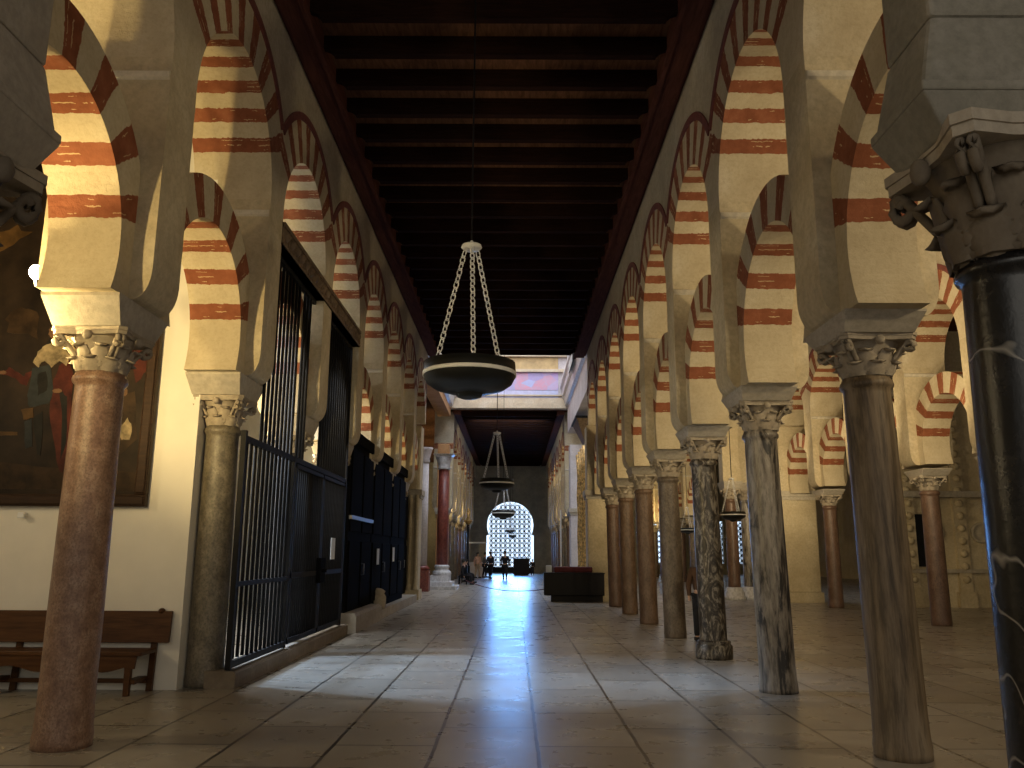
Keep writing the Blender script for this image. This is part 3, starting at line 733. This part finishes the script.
# carved chapel front in the far right aisle
wallbox('wall_chapel_front', (12.9, 24, 28.0, 28.6, 0, ZC), M_['stone'])
t = thing('chapel_portal', 'carved stone chapel front with pilasters behind the red marble column', 'chapel front', (14.6, 28, 0))
for k, xx in enumerate((-1.55, .15, 1.5, 2.7)):
    m = MB(); m.box(xx - .28, xx + .28, -.2, 0, 0, .5); m.box(xx - .2, xx + .2, -.14, 0, .5, 6.6); m.box(xx - .3, xx + .3, -.22, 0, 6.6, 6.9); 
    for j in range(14): m.add(*ball((xx, -.15, .9 + j * .41), .13, 8, 6), 0, True)
    m.build('pilaster', M_['stone'], t)
for z0, z1, dp in ((3.55, 3.75, .3), (6.9, 7.3, .35), (1.1, 1.22, .18)):
    MB().box(-1.7, 3.2, -dp, 0, z0, z1).build('cornice', M_['impost'], t)
for xx, zz in ((-.7, 2.4), (.85, 2.4), (2.1, 2.4)):
    m = MB(); m.lathe([(.34, 0), (.34, .06), (.28, .1), (.26, .05), (.12, .09), (.01, .12)], 20)
    o = m.build('medallion', M_['impost'], t, (xx, 0, zz)); o.rotation_euler.x = PI / 2
o = MB().box(-.34, .34, -.08, .02, 0, 1.7).build('niche_window', M_['iron'], None, (13.05 + .2, 27.98, 1.3)); tag(o, 'dark narrow window beside the streaked column in the right aisle', 'window'); bevel(o, .03)

# ------------------------------------------------------------------ iron screen on the left
XS = -3.52
t = thing('iron_screen', 'tall black iron bar screen with double gate between the left columns', 'iron screen', (XS, 10.72, 0), 0)
def rod(y, z0, z1, r=.026): 
    return MB().lathe([(r, z0), (r, z1)], 6, 0, 0)
open_bar = rod(0, .3, 5.95).mesh('bar', M_['iron']); top_bar = rod(0, 3.12, 5.95).mesh('bar', M_['iron']); gate_bar = rod(0, .34, 3.06, .024).mesh('bar', M_['iron'])
knob = MB(); knob.lathe([(.024, -.05), (.042, -.02), (.042, .02), (.024, .05)], 8)
y = .12
while y < 2.36: link('bar', open_bar if y > .62 else gate_bar, t, (0, y, 0)); y += .195
y = 2.6
while y < 6.5:
    if not (3.13 < y < 3.98): link('bar', top_bar, t, (0, y, 0))
    y += .19
for z0, z1, ya, yb in ((.24, .32, 0, 2.48), (1.22, 1.28, 0, 2.48), (3.06, 3.14, 0, 6.56), (5.9, 5.97, .6, 6.56)):
    MB().box(-.03, .03, ya, yb, z0, z1).build('rail', M_['iron'], t)
for yy in (0, 2.46, 6.56): MB().box(-.035, .035, yy - .035, yy + .035, .22, 5.95 if yy == 6.56 else 3.2).build('post', M_['iron'], t)
for k in range(2):
    y0 = 2.58 + k * 1.98
    lf = MB(); lf.box(-.03, .03, y0, y0 + .06, .26, 3.04); lf.box(-.03, .03, y0 + 1.88, y0 + 1.94, .26, 3.04); lf.box(-.03, .03, y0, y0 + 1.94, .26, .34); lf.box(-.03, .03, y0, y0 + 1.94, 2.98, 3.04); lf.box(-.03, .03, y0, y0 + 1.94, 1.25, 1.33)
    lf = lf.build('gate_leaf', M_['iron'], t)
    yy = y0 + .13
    while yy < y0 + 1.85: link('bar', gate_bar, lf, (0, yy, 0)); yy += .13
m = MB(); m.box(-.06, .1, 4.3, 4.68, 1.12, 1.55); m.lathe([(.05, 1.3), (.05, 1.36)], 8, .12, 4.48); m.build('lock_box', M_['board'], t)
t = thing('lintel', 'carved brown wooden beam running above the iron screen', 'beam', (-3.48, 14.3, 5.97))
b = MB().box(-.13, .14, -3.05, 3.0, 0, .33).build('beam', M_['carved'], t)
m = MB(); m.box(-.14, .165, -3.05, 3.0, .28, .34); m.box(-.14, .155, -3.05, 3.0, 0, .04)
m.build('moulding', M_['carved'], t)
m = MB(); yy = -2.9
while yy < 2.95:
    m.add(*ball((.13, yy, .165), .075, 8, 6, 1.2), 0, True); m.box(.12, .155, yy + .13, yy + .17, .06, .27); yy += .3
m.build('carved_rosettes', M_['carved'], t)
k_ = MB().prism([(-3.8, 0), (-3.42, 0), (-3.42, .18), (-3.45, .21), (-3.8, .21)], 10.7, 17.7, 'y').build('kerb', M_['darkstone']); tag(k_, 'long low stone kerb under the iron screen', 'kerb')
k_ = MB().prism([(-3.9, 0), (-3.3, 0), (-3.3, .34), (-3.36, .4), (-3.9, .4)], 18.0, 21.4, 'y').build('kerb', M_['impost']); tag(k_, 'thick worn stone block before the first black door', 'kerb')
k_ = MB().prism([(-3.9, 0), (-3.36, 0), (-3.36, .24), (-3.9, .24)], 21.5, 29.5, 'y').build('kerb', M_['impost']); tag(k_, 'low stone step running on past the black doors to the crossing', 'kerb')
o = MB().lathe([(.19, 0), (.21, .1), (.21, .3), (.16, .38), (.19, .44), (.1, .5), (.02, .52)], 14).build('stone_bollard', M_['impost'], None, (-3.5, 22.0, .24)); tag(o, 'short round stone stump on the step by the black doors', 'stone stump')
# black doors
def black_door(y0, y1, label, rail=False, x=-3.60):
    t = thing('wooden_door', label, 'door', (x, y0, 0)); L = y1 - y0
    MB().box(-.05, .03, 0, L, .24, 4.05).build('leaf', M_['board'], t)
    for j in range(2):
        for z0, z1 in ((.45, 1.9), (2.1, 3.9)):
            o = MB().box(.03, .06, .12 + j * L / 2, L / 2 - .06 + j * L / 2, z0, z1).build('panel', M_['board'], t); bevel(o, .02)
    MB().box(-.08, .1, -.05, L + .05, 4.05, 4.3).build('lintel', M_['board'], t)
    if rail: MB().box(.03, .10, .05, L - .05, 2.36, 2.44).build('rail', M_['chalkmetal2'], t)
    m = MB(); m.tube([(.07, L / 2 + .1, 1.15), (.13, L / 2 + .1, 1.15), (.13, L / 2 + .1, 1.4), (.07, L / 2 + .1, 1.4)], .015, 6); m.build('handle', M_['chalkmetal2'], t)
black_door(18.05, 20.95, 'tall black wooden door with a pale cross rail, nearest the iron screen', True)
black_door(21.05, 24.2, 'second tall black wooden door on the left, with a paper notice at its near end')
black_door(24.3, 27.25, 'third tall black wooden door on the left, ending at the pale column')
black_door(27.95, 30.5, 'fourth black door, set back between the pale column and the clustered pier', False, -3.92)
for x, y, z, lab in ((-3.475, 16.2, 1.72, 'pale paper notice hanging on the iron gate'), (-3.52, 21.9, 1.55, 'paper notice on the second black door from the screen'), (-3.52, 24.7, 1.6, 'paper notice on the third black door from the screen')):
    o = MB().box(-.006, .006, -.17, .17, -.2, .2).build('notice', M_['paper'], None, (x, y, z)); tag(o, lab, 'notice', None)

# ------------------------------------------------------------------ painting, lamp and bench at the left
t = thing('painting', 'huge dark oil painting in a brown frame on the white wall', 'painting', (-6.8, 10.6, 2.2))
PWD, PH = 2.16, 5.5
cv = MB(); cv.box(-PWD + .1, PWD - .1, -.05, 0, .1, PH - .1)
def poly(pts, mi, d=.052):
    cv.prism(pts, -d, -.045, 'y', mi)
def blob(cx, cz, rx, rz, mi, d=.053, n=14, rot=0):
    poly([(cx + rx * math.cos(2 * PI * i / n) * (1 + .12 * math.sin(3 * i)), cz + rz * math.sin(2 * PI * i / n) * (1 + .1 * math.cos(2 * i + 1))) for i in range(n)], mi, d)
# robed standing figure with a pale shoulder cape, seen before a dark landscape
def rag(pts, mi, d, k=3, j=.018):
    """polygon with its edges broken up so that it reads as brushwork"""
    rr = random.Random(len(pts) * 7 + mi); q = []
    for i, p in enumerate(pts):
        r_n = pts[(i + 1) % len(pts)]
        for t in range(k): q.append((p[0] + (r_n[0] - p[0]) * t / k + rr.uniform(-j, j), p[1] + (r_n[1] - p[1]) * t / k + rr.uniform(-j, j)))
    poly(q, mi, d)
rag([(-2, .2), (2, .2), (2, .42), (.9, .5), (.2, .55), (-.8, .62), (-2, .75)], 7, .0525)
rag([(-1.9, 3.3), (-.9, 3.4), (-.14, 3.36), (.07, 3.5), (.27, 3.64), (.04, 3.75), (-.14, 3.68), (-1.4, 3.75), (-1.95, 3.7)], 6, .0525, j=.04)
rag([(.55, 4.62), (1.2, 4.5), (1.6, 4.6), (1.2, 4.72), (.7, 4.75)], 7, .0526, j=.03)
rag([(.19, .89), (.42, .9), (.42, .94), (.19, .95)], 6, .0526, j=.004)
rag([(.14, 1.75), (.24, 1.79), (.4, 1.67), (.52, 1.75), (.45, 1.54), (.25, 1.67), (.14, 1.7)], 1, .054)
rag([(.98, 1.94), (1.07, 1.57), (1.1, 1.16), (1.13, .66), (1.1, .41), (1.0, .46), (.91, .86), (.82, 1.06), (.8, 1.52), (.85, 1.8)], 1, .0545)
rag([(.9, 1.5), (.98, 1.1), (1.02, .6), (1.06, .8), (1.02, 1.4)], 4, .0548, j=.012)
rag([(.5, 1.08), (.59, 1.11), (.63, .75), (.54, .73)], 3, .056, j=.008); rag([(.61, 1.13), (.72, 1.21), (.75, .65), (.7, .65)], 4, .056, j=.008)
rag([(.51, 1.78), (.74, 1.84), (.82, 1.52), (.79, 1.31), (.53, 1.26), (.49, 1.41)], 3, .057, j=.01); rag([(.6, 1.7), (.7, 1.74), (.74, 1.5), (.62, 1.4)], 4, .0572, j=.01)
rag([(.43, 1.23), (.58, 1.26), (.61, 1.13), (.48, 1.1)], 6, .058, j=.008)
rag([(.52, 1.86), (.56, 2.01), (.65, 2.1), (.81, 2.14), (.93, 2.04), (1.0, 1.93), (.94, 1.82), (.84, 1.88), (.76, 1.8), (.65, 1.87), (.59, 1.79)], 2, .059, j=.014)
rag([(.66, 2.1), (.8, 2.12), (.79, 2.2), (.68, 2.18)], 4, .0595, j=.006)
blob(.725, 2.27, .055, .085, 5, .06, 16); blob(.75, 2.355, .075, .04, 4, .061); blob(.79, 2.28, .03, .08, 4, .0612)
blob(.13, 1.72, .05, .025, 5, .06); blob(.87, 1.48, .06, .03, 5, .06)
rag([(1.74, 2.04), (1.85, 2.5), (2.02, 2.7), (2.02, 1.78), (1.89, 1.58)], 1, .0525, j=.02)
rag([(1.66, 1.37), (1.87, 1.47), (1.96, .86), (1.73, .66)], 7, .0528, j=.02); rag([(1.71, .96), (1.81, 1.14), (1.89, 1.01), (1.86, .86), (1.76, .84)], 2, .054, j=.015); blob(1.74, 1.47, .04, .06, 5, .055)
rag([(-1.6, .7), (-.7, .6), (-.5, 1.6), (-.9, 2.1), (-1.5, 1.7)], 4, .0526, j=.05); rag([(.1, 2.3), (.5, 2.2), (.55, 2.5), (.3, 2.62), (.1, 2.55)], 7, .0526, j=.04)
cv.build('canvas', [M_['oil'], M_['oilred'], M_['oilcream'], M_['oilblue'], M_['oildark'], M_['oilskin'], M_['oilorange'], M_['oilbrown']], t)
m = MB()
for x0, x1, z0, z1 in ((-PWD, PWD, 0, .15), (-PWD, PWD, PH - .15, PH), (-PWD, -PWD + .15, .15, PH - .15), (PWD - .15, PWD, .15, PH - .15)):
    m.box(x0, x1, -.1, 0, z0, z1)
    m.box(x0 + .02, x1 - .02, -.125, -.1, z0 + .02, z1 - .02)
bevel(m.build('frame', M_['frame'], t), .012)
o = MB(); o.box(-.04, .04, -.09, 0, -.02, .02); o.box(-.02, .06, -.13, -.09, -.05, .02); o = o.build('wall_bracket', M_['lampband'], None, (-6.2, 10.62, 2.1)); tag(o, 'small white bracket on the wall under the painting', 'bracket'); bevel(o, .008)
t = thing('lamp', 'small glaring bulb on a short arm beside the left pier, before the painting', 'lamp', (-4.22, 7.6, 4.14))
m = MB(); m.box(-.02, .02, -.05, .05, -.06, .06); m.tube([(-.02, 0, 0), (-.28, 0, -.02), (-.38, 0, .0), (-.395, 0, .07)], .014, 8); m.build('arm', M_['lampband'], t)
m = MB(); m.add(*ball((-.395, 0, .135), .058, 12, 8, 1.25), 0, True); m.build('bulb', M_['bulb'], t)
t = thing('bench', 'long dark wooden bench with a board back against the white wall', 'bench', (-4.2, 10.1, 0))
BL = 4.0
o = MB().prism([(.40, .56), (.46, .56), (.50, .93), (.46, .93)], -BL, 0, 'x').build('backrest', M_['benchwood'], t); bevel(o, .008)
o = MB().add(*ball((-.14, .48, .93), .045, 10, 6, .8), 0, True).build('finial', M_['benchwood'], t)
o = MB().box(-BL + .08, -.14, 0, .44, .45, .50).build('seat', M_['benchwood'], t); bevel(o, .01)
pts = [(-BL + .1, .45)]; n = 60
for i in range(n + 1):
    u = i / n; x = -BL + .12 + (BL - .34) * u; pts.append((x, .30 + .035 * math.cos(u * 2 * PI * 5) - .03 * (abs(u - .5) > .47)))
pts.append((-.2, .45)); MB().prism(pts, .02, .05, 'y').build('apron', M_['benchwood'], t)
for xx in (-.30, -1.95, -3.7):
    o = MB().prism([(xx - .03, 0), (xx + .03, 0), (xx + .04, .45), (xx - .04, .45)], .03, .09, 'y').build('leg', M_['benchwood'], t)
    o = MB().prism([(.42, 0), (.47, 0), (.54, .9), (.50, .9)], xx + .1 - .035, xx + .1 + .035, 'x').build('leg', M_['benchwood'], t)
    MB().box(xx - .02, xx + .08, .06, .40, .13, .18).build('stretcher', M_['benchwood'], t)
MB().box(-BL + .3, -.22, .36, .40, .1, .15).build('rail', M_['benchwood'], t)

# ------------------------------------------------------------------ hanging bowl lamps
def chain(m, a, b, n, r, L):
    a, b = Vector(a), Vector(b); d = (b - a); dl = d.length / n; d.normalize(); u = d.orthogonal().normalized(); v = d.cross(u)
    for i in range(n):
        c = a + d * dl * (i + .5); s, q = (u, v) if i % 2 else (v, u); pts = []
        for k in range(12):
            t = 2 * PI * k / 12; pts.append(c + d * (math.cos(t) * L / 2) + s * (math.sin(t) * L * .30))
        m.tube(pts, r, 5, closed=True)
def bowl_mesh(kind):
    m = MB()
    if kind == 'bowl': m.lathe([(.50, .15), (.552, .15), (.56, .0), (.55, -.03), (.515, -.10), (.42, -.165), (.28, -.205), (.165, -.22), (.16, -.23), (.145, -.265), (.09, -.285), (.02, -.29)], 48); mt = M_['lampblack']
    if kind == 'band': m.lathe([(.55, -.012), (.566, -.012), (.566, .032), (.55, .032)], 48); mt = M_['lampband']
    if kind == 'canopy': m.lathe([(.0, 1.60), (.10, 1.60), (.13, 1.63), (.12, 1.66), (.03, 1.68), (.015, 1.72)], 24, cap=False); mt = M_['lampband']
    return m.mesh(kind, mt)
BOWL = {k: bowl_mesh(k) for k in ('bowl', 'band', 'canopy')}
CH = []
for a in (158, 278, 38):
    m = MB(); chain(m, (.48 * math.cos(R(a)), .48 * math.sin(R(a)), .1), (.09 * math.cos(R(a)), .09 * math.sin(R(a)), 1.6), 19, .0085, .108); CH.append(m.mesh('chain', M_['chalkmetal']))
def lamp(x, y, z, ztop, label, group, sc=1.0):
    t = thing('hanging_lamp', label, 'hanging lamp', (x, y, z), 0, group)
    for k in ('bowl', 'band', 'canopy'): o = link(k, BOWL[k], t); o.scale = (sc,) * 3
    for c_ in CH: o = link('chain', c_, t); o.scale = (sc,) * 3
    MB().lathe([(.011, 1.7 * sc), (.011, ztop - z)], 6).build('cable', M_['iron'], t)
    return t
g = 'bowl lamps down the nave'
lamp(-.55, 9.8, 3.75, ZC, 'largest black bowl lamp hanging on three chains in the nave', g)
lamp(-.53, 24.6, 3.66, ZC, 'second black bowl lamp down the nave, above the walking visitors', g, .92)
lamp(-.55, 41.0, 3.55, 18, 'third black bowl lamp, overlapping the top of the bright lattice window', g)
lamp(-.3, 64, 3.3, ZC, 'tiny bowl lamp before the bright window, upper of the two', g, .6)
lamp(-.15, 68, 3.0, ZC, 'tiny bowl lamp before the bright window, lower of the two', g, .6)
g = 'bowl lamps in the right aisles'
for x, y, lab in ((5.72, 22, 'bowl lamp with bright chains between the two veined columns on the right'), (15.3, 60, 'small far lamp below the bright chained lamp on the right'), (13.2, 60, 'small far lamp left of the dark breccia column'),
                  (7.4, 36, 'far lamp between the fourth and third right columns'), (6.1, 40, 'far lamp glimpsed between the fifth and sixth right columns'), (6.1, 46, 'far lamp glimpsed between the sixth and seventh right columns')):
    lamp(x, y, 2.66, ZC, lab, g, .58 if y < 50 else .7)

# ------------------------------------------------------------------ plinth, rope, desks
t = thing('plinth', 'long black draped platform standing by the right row before the crossing', 'platform', (2.15, 30.0, 0))
o = MB().box(-1.1, 1.0, -.25, .34, .22, .98).build('body', M_['blackbox'], t); bevel(o, .02)
MB().box(-.85, .95, -.15, .3, 0, .22).build('foot', M_['blackbox'], t)
o = MB().box(-1.12, 1.02, -.28, .37, .96, 1.0).build('top', M_['blackbox'], t); bevel(o, .01)
o = MB().box(-.75, .6, -.2, .25, 0, .2).build('cushion', M_['redcloth'], None, (2.15, 30.05, 1.0)); tag(o, 'low dark red cloth block lying on the black platform', 'cloth'); bevel(o, .05, 3)
o = MB().box(-.1, .1, -.1, .1, 0, .24).build('box', M_['paper'], None, (1.22, 30.1, 1.0)); tag(o, 'small pale box at the left end of the black platform', 'box'); bevel(o, .02)
pts = []
for i in range(25):
    u = i / 24; pts.append((-2.2 + 3.3 * u, 39 - 8.8 * u, .42 - .9 * u * (1 - u)))
o = MB().tube(pts, .018, 6).build('rope', M_['redcloth']); tag(o, 'dark red barrier rope sagging across the nave to the black platform', 'rope')
o = MB(); o.box(-.62, .62, -.35, .35, .06, 1.2); o.box(-.68, .68, -.4, .4, 1.2, 1.28); o.box(-.55, .55, -.3, .3, 0, .06); o = o.build('counter', M_['blackbox'], None, (.55, 66, 0)); tag(o, 'black counter in front of the bright lattice window', 'counter'); bevel(o, .02)
t = thing('kiosk', 'pale ticket desk with a flat white canopy behind the visitors', 'kiosk', (-2.75, 62, 0))
MB().box(-.6, .6, -.35, .35, 0, 1.0).build('desk', M_['lilac'], t); MB().box(-.75, .75, -.5, .5, 2.35, 2.45).build('canopy', M_['lampband'], t)
for xx in (-.65, .65): MB().box(xx - .04, xx + .04, .3, .38, 1.0, 2.35).build('post', M_['lampband'], t)
t = thing('candelabrum', 'tall dark candelabrum with a golden top at the left of the far nave', 'candelabrum', (-2.75, 50, 0))
MB().lathe([(.28, 0), (.28, .08), (.1, .15), (.07, .5), (.12, .8), (.07, 1.2), (.07, 3.3)], 14).build('stand', M_['iron'], t)
MB().lathe([(.08, 3.3), (.25, 3.5), (.28, 3.55), (.1, 3.6), (.1, 4.1), (.02, 4.3)], 14).build('top', M_['gilt'], t)
t = thing('light_pole', 'thin white pole standing at the far right of the nave', 'pole', (2.75, 50, 0))
MB().lathe([(.2, 0), (.2, .05), (.05, .08)], 12).build('foot', M_['iron'], t); MB().lathe([(.05, .08), (.05, 4.2)], 10).build('pole', M_['lampband'], t)
t = thing('marble_pillar', 'slender white marble pillar shining between two right columns', 'pillar', (6.55, 36, 0))
MB().box(-.35, .35, -.35, .35, 0, .45).build('base', M_['marblewhite'], t); MB().lathe([(.25, .45), (.27, .55), (.22, .65), (.2, 4.7), (.25, 4.78), (.23, 4.9), (.34, 5.2)], 18).build('shaft', M_['marblewhite'], t); MB().box(-.36, .36, -.36, .36, 5.2, 5.35).build('abacus', M_['marblewhite'], t)
for x, y, mt, lab in ((8.25, 32.0, 'redbrown', 'red column on a white base, far in the right aisle'), (9.0, 32.6, 'veined', 'pale column on a white base, beside the far red column')):
    t = thing('column', lab, 'column', (x, y, 0)); s = link('shaft', shaft_mesh(mt), t); s.location.z = .45
    MB().lathe([(.42, 0), (.42, .12), (.36, .16), (.38, .26), (.30, .34), (.32, .42), (.25, .46)], 20).build('base', M_['marblewhite'], t)
    cp = link('capital', ME['capital'], t); cp.location.z = .45; a_ = link('abacus', ME['abacus'], cp); i_ = link('impost', ME['impost'], t); i_.location.z = .45
    o = tag(link('pier', ME['core'], None, (x, y, .45)), 'pier over the ' + lab, 'pier')

# ------------------------------------------------------------------ people
def cloth(c): return plain('cloth', c, .85, var=.2, spec=.2)
SKIN = plain('skin', (.5, .3, .2), .55, var=.06); HAIRD = plain('dark_hair', (.02, .014, .01), .6)
def person(x, y, rz, label, top, legs, stride=.2, H=1.7, sit=False, group=None, hair=HAIRD, bag=None):
    t = thing('person', label, 'person', (x, y, 0), rz, group); k = H / 1.7
    hz = .5 if sit else .92
    J = {'pel': (0, 0, hz, .13, .10), 'bel': (0, .0, hz + .16, .135, .095), 'chest': (0, .01, hz + .38, .16, .105), 'neck': (0, .0, hz + .53, .05, .05), 'nk2': (0, -.01, hz + .58, .05, .05), 'jaw': (0, -.035, hz + .63, .065, .075), 'head': (0, -.02, hz + .70, .08, .095), 'top': (0, -.005, hz + .765, .055, .065)}
    E_ = [('pel', 'bel'), ('bel', 'chest'), ('chest', 'neck'), ('neck', 'nk2'), ('nk2', 'jaw'), ('jaw', 'head'), ('head', 'top')]
    for sg, nm in ((1, 'r'), (-1, 'l')):
        s_ = stride * sg
        J['sh' + nm] = (.185 * sg, 0, hz + .46, .055, .055); J['el' + nm] = (.245 * sg, .03 - s_ * .35, hz + .18, .042, .042); J['wr' + nm] = (.25 * sg, -.06 - s_ * .6, hz - .06, .028, .03); J['ha' + nm] = (.245 * sg, -.085 - s_ * .62, hz - .15, .03, .036)
        E_ += [('chest', 'sh' + nm), ('sh' + nm, 'el' + nm), ('el' + nm, 'wr' + nm), ('wr' + nm, 'ha' + nm)]
        if sit:
            J['hip' + nm] = (.1 * sg, -.04, hz - .03, .085, .085); J['kn' + nm] = (.11 * sg, -.42, hz - .02, .06, .06); J['an' + nm] = (.11 * sg, -.42, .09, .04, .04); J['to' + nm] = (.115 * sg, -.56, .035, .04, .03)
        else:
            J['hip' + nm] = (.095 * sg, 0, hz - .07, .085, .09); J['kn' + nm] = (.1 * sg, -.02 - s_ * .5, .50, .058, .062); J['an' + nm] = (.1 * sg, s_ * -.9 + .02, .085, .04, .042); J['to' + nm] = (.105 * sg, s_ * -.9 - .12, .035, .042, .03)
        E_ += [('pel', 'hip' + nm), ('hip' + nm, 'kn' + nm), ('kn' + nm, 'an' + nm), ('an' + nm, 'to' + nm)]
    names = list(J)
    def skin(nm, keys, mat, grow=1.0, sub=1):
        keys = [q for q in names if q in keys]; me = bpy.data.meshes.new(nm)
        me.from_pydata([tuple(v * k for v in J[q][:3]) for q in keys], [(keys.index(a), keys.index(b)) for a, b in E_ if a in keys and b in keys], []); me.update(); me.materials.append(mat)
        o = link(nm, me, t); md = o.modifiers.new('skin', 'SKIN'); md.use_smooth_shade = True
        for i, q in enumerate(keys):
            sv = me.skin_vertices[0].data[i]; sv.radius = (J[q][3] * k * grow, J[q][4] * k * grow); sv.use_root = (i == 0)
        o.modifiers.new('sub', 'SUBSURF').levels = sub; o.modifiers['sub'].render_levels = sub
        return o
    skin('body', names, SKIN)
    skin('trousers', ['pel', 'hipr', 'hipl', 'knr', 'knl', 'anr', 'anl'], legs, 1.4)
    skin('jacket', ['pel', 'bel', 'chest', 'shr', 'shl', 'elr', 'ell', 'wrr', 'wrl'], top, 1.42)
    m = MB(); hx = J['head']; m.add(*ball((0, (hx[1] + .018) * k, (hx[2] + .025) * k), .098 * k, 12, 8, 1.05), 0, True); m.build('hair', hair, t)
    for sg, nm in ((1, 'r'), (-1, 'l')):
        a = J['an' + nm]; m = MB(); o = MB().box((a[0] - .05) * k, (a[0] + .05) * k, (a[1] - .2) * k, (a[1] + .07) * k, 0, .085 * k).build('shoe', M_['blackbox'], t); bevel(o, .025, 2)
    if bag: o = MB().box(-.15, .15, .1, .24, hz + .05, hz + .45).build('backpack', bag, t); bevel(o, .05, 3)
    return t
dk = cloth((.02, .02, .024)); nv = cloth((.03, .032, .045)); bg = cloth((.42, .33, .25)); pk = cloth((.6, .38, .3)); gy = cloth((.10, .10, .11)); br_ = cloth((.09, .05, .03))
person(-.6, 55.0, 0, 'person in a dark coat walking alone in the middle of the nave', dk, dk, .25, 1.75, bag=dk)
person(-1.6, 57.0, PI * .9, 'person in dark clothes standing left of the lone walker', nv, dk, .15, 1.72)
person(-2.05, 59.0, PI * .5, 'person in grey standing beside the one in light clothes', gy, dk, .12, 1.68)
person(-2.5, 58.0, PI * .2, 'person in light beige clothes by the pale desk', pk, bg, .12, 1.68)
person(1.4, 65.5, PI, 'person in black standing right of the counter before the window', dk, dk, .1, 1.2)
person(3.66, 16.7, 0, 'person in dark trousers walking half hidden behind the breccia column', br_, dk, .12, 1.66)
def chair(x, y, rz, label):
    t = thing('chair', label, 'chair', (x, y, 0), rz, 'dark chairs at the left of the far nave')
    o = MB().box(-.22, .22, -.22, .22, .43, .47).build('seat', M_['blackbox'], t)
    MB().box(-.22, .22, .19, .23, .55, .95).build('backrest', M_['blackbox'], t)
    for sx in (-.2, .2):
        for sy in (-.2, .2): MB().box(sx - .02, sx + .02, sy - .02, sy + .02, 0, .43 if sy < 0 else .95).build('leg', M_['iron'], t)
for i, (px, py) in enumerate(((-2.75, 45.6), (-2.8, 46.9), (-2.75, 48.2))):
    chair(px, py, -PI / 2, '%s dark chair beside the red marble column at the left of the nave' % ORD[i])
    person(px + .02, py, PI / 2, '%s person in black seated in a row beyond the red marble column' % ORD[i], dk, dk, .0, 1.7, sit=True)
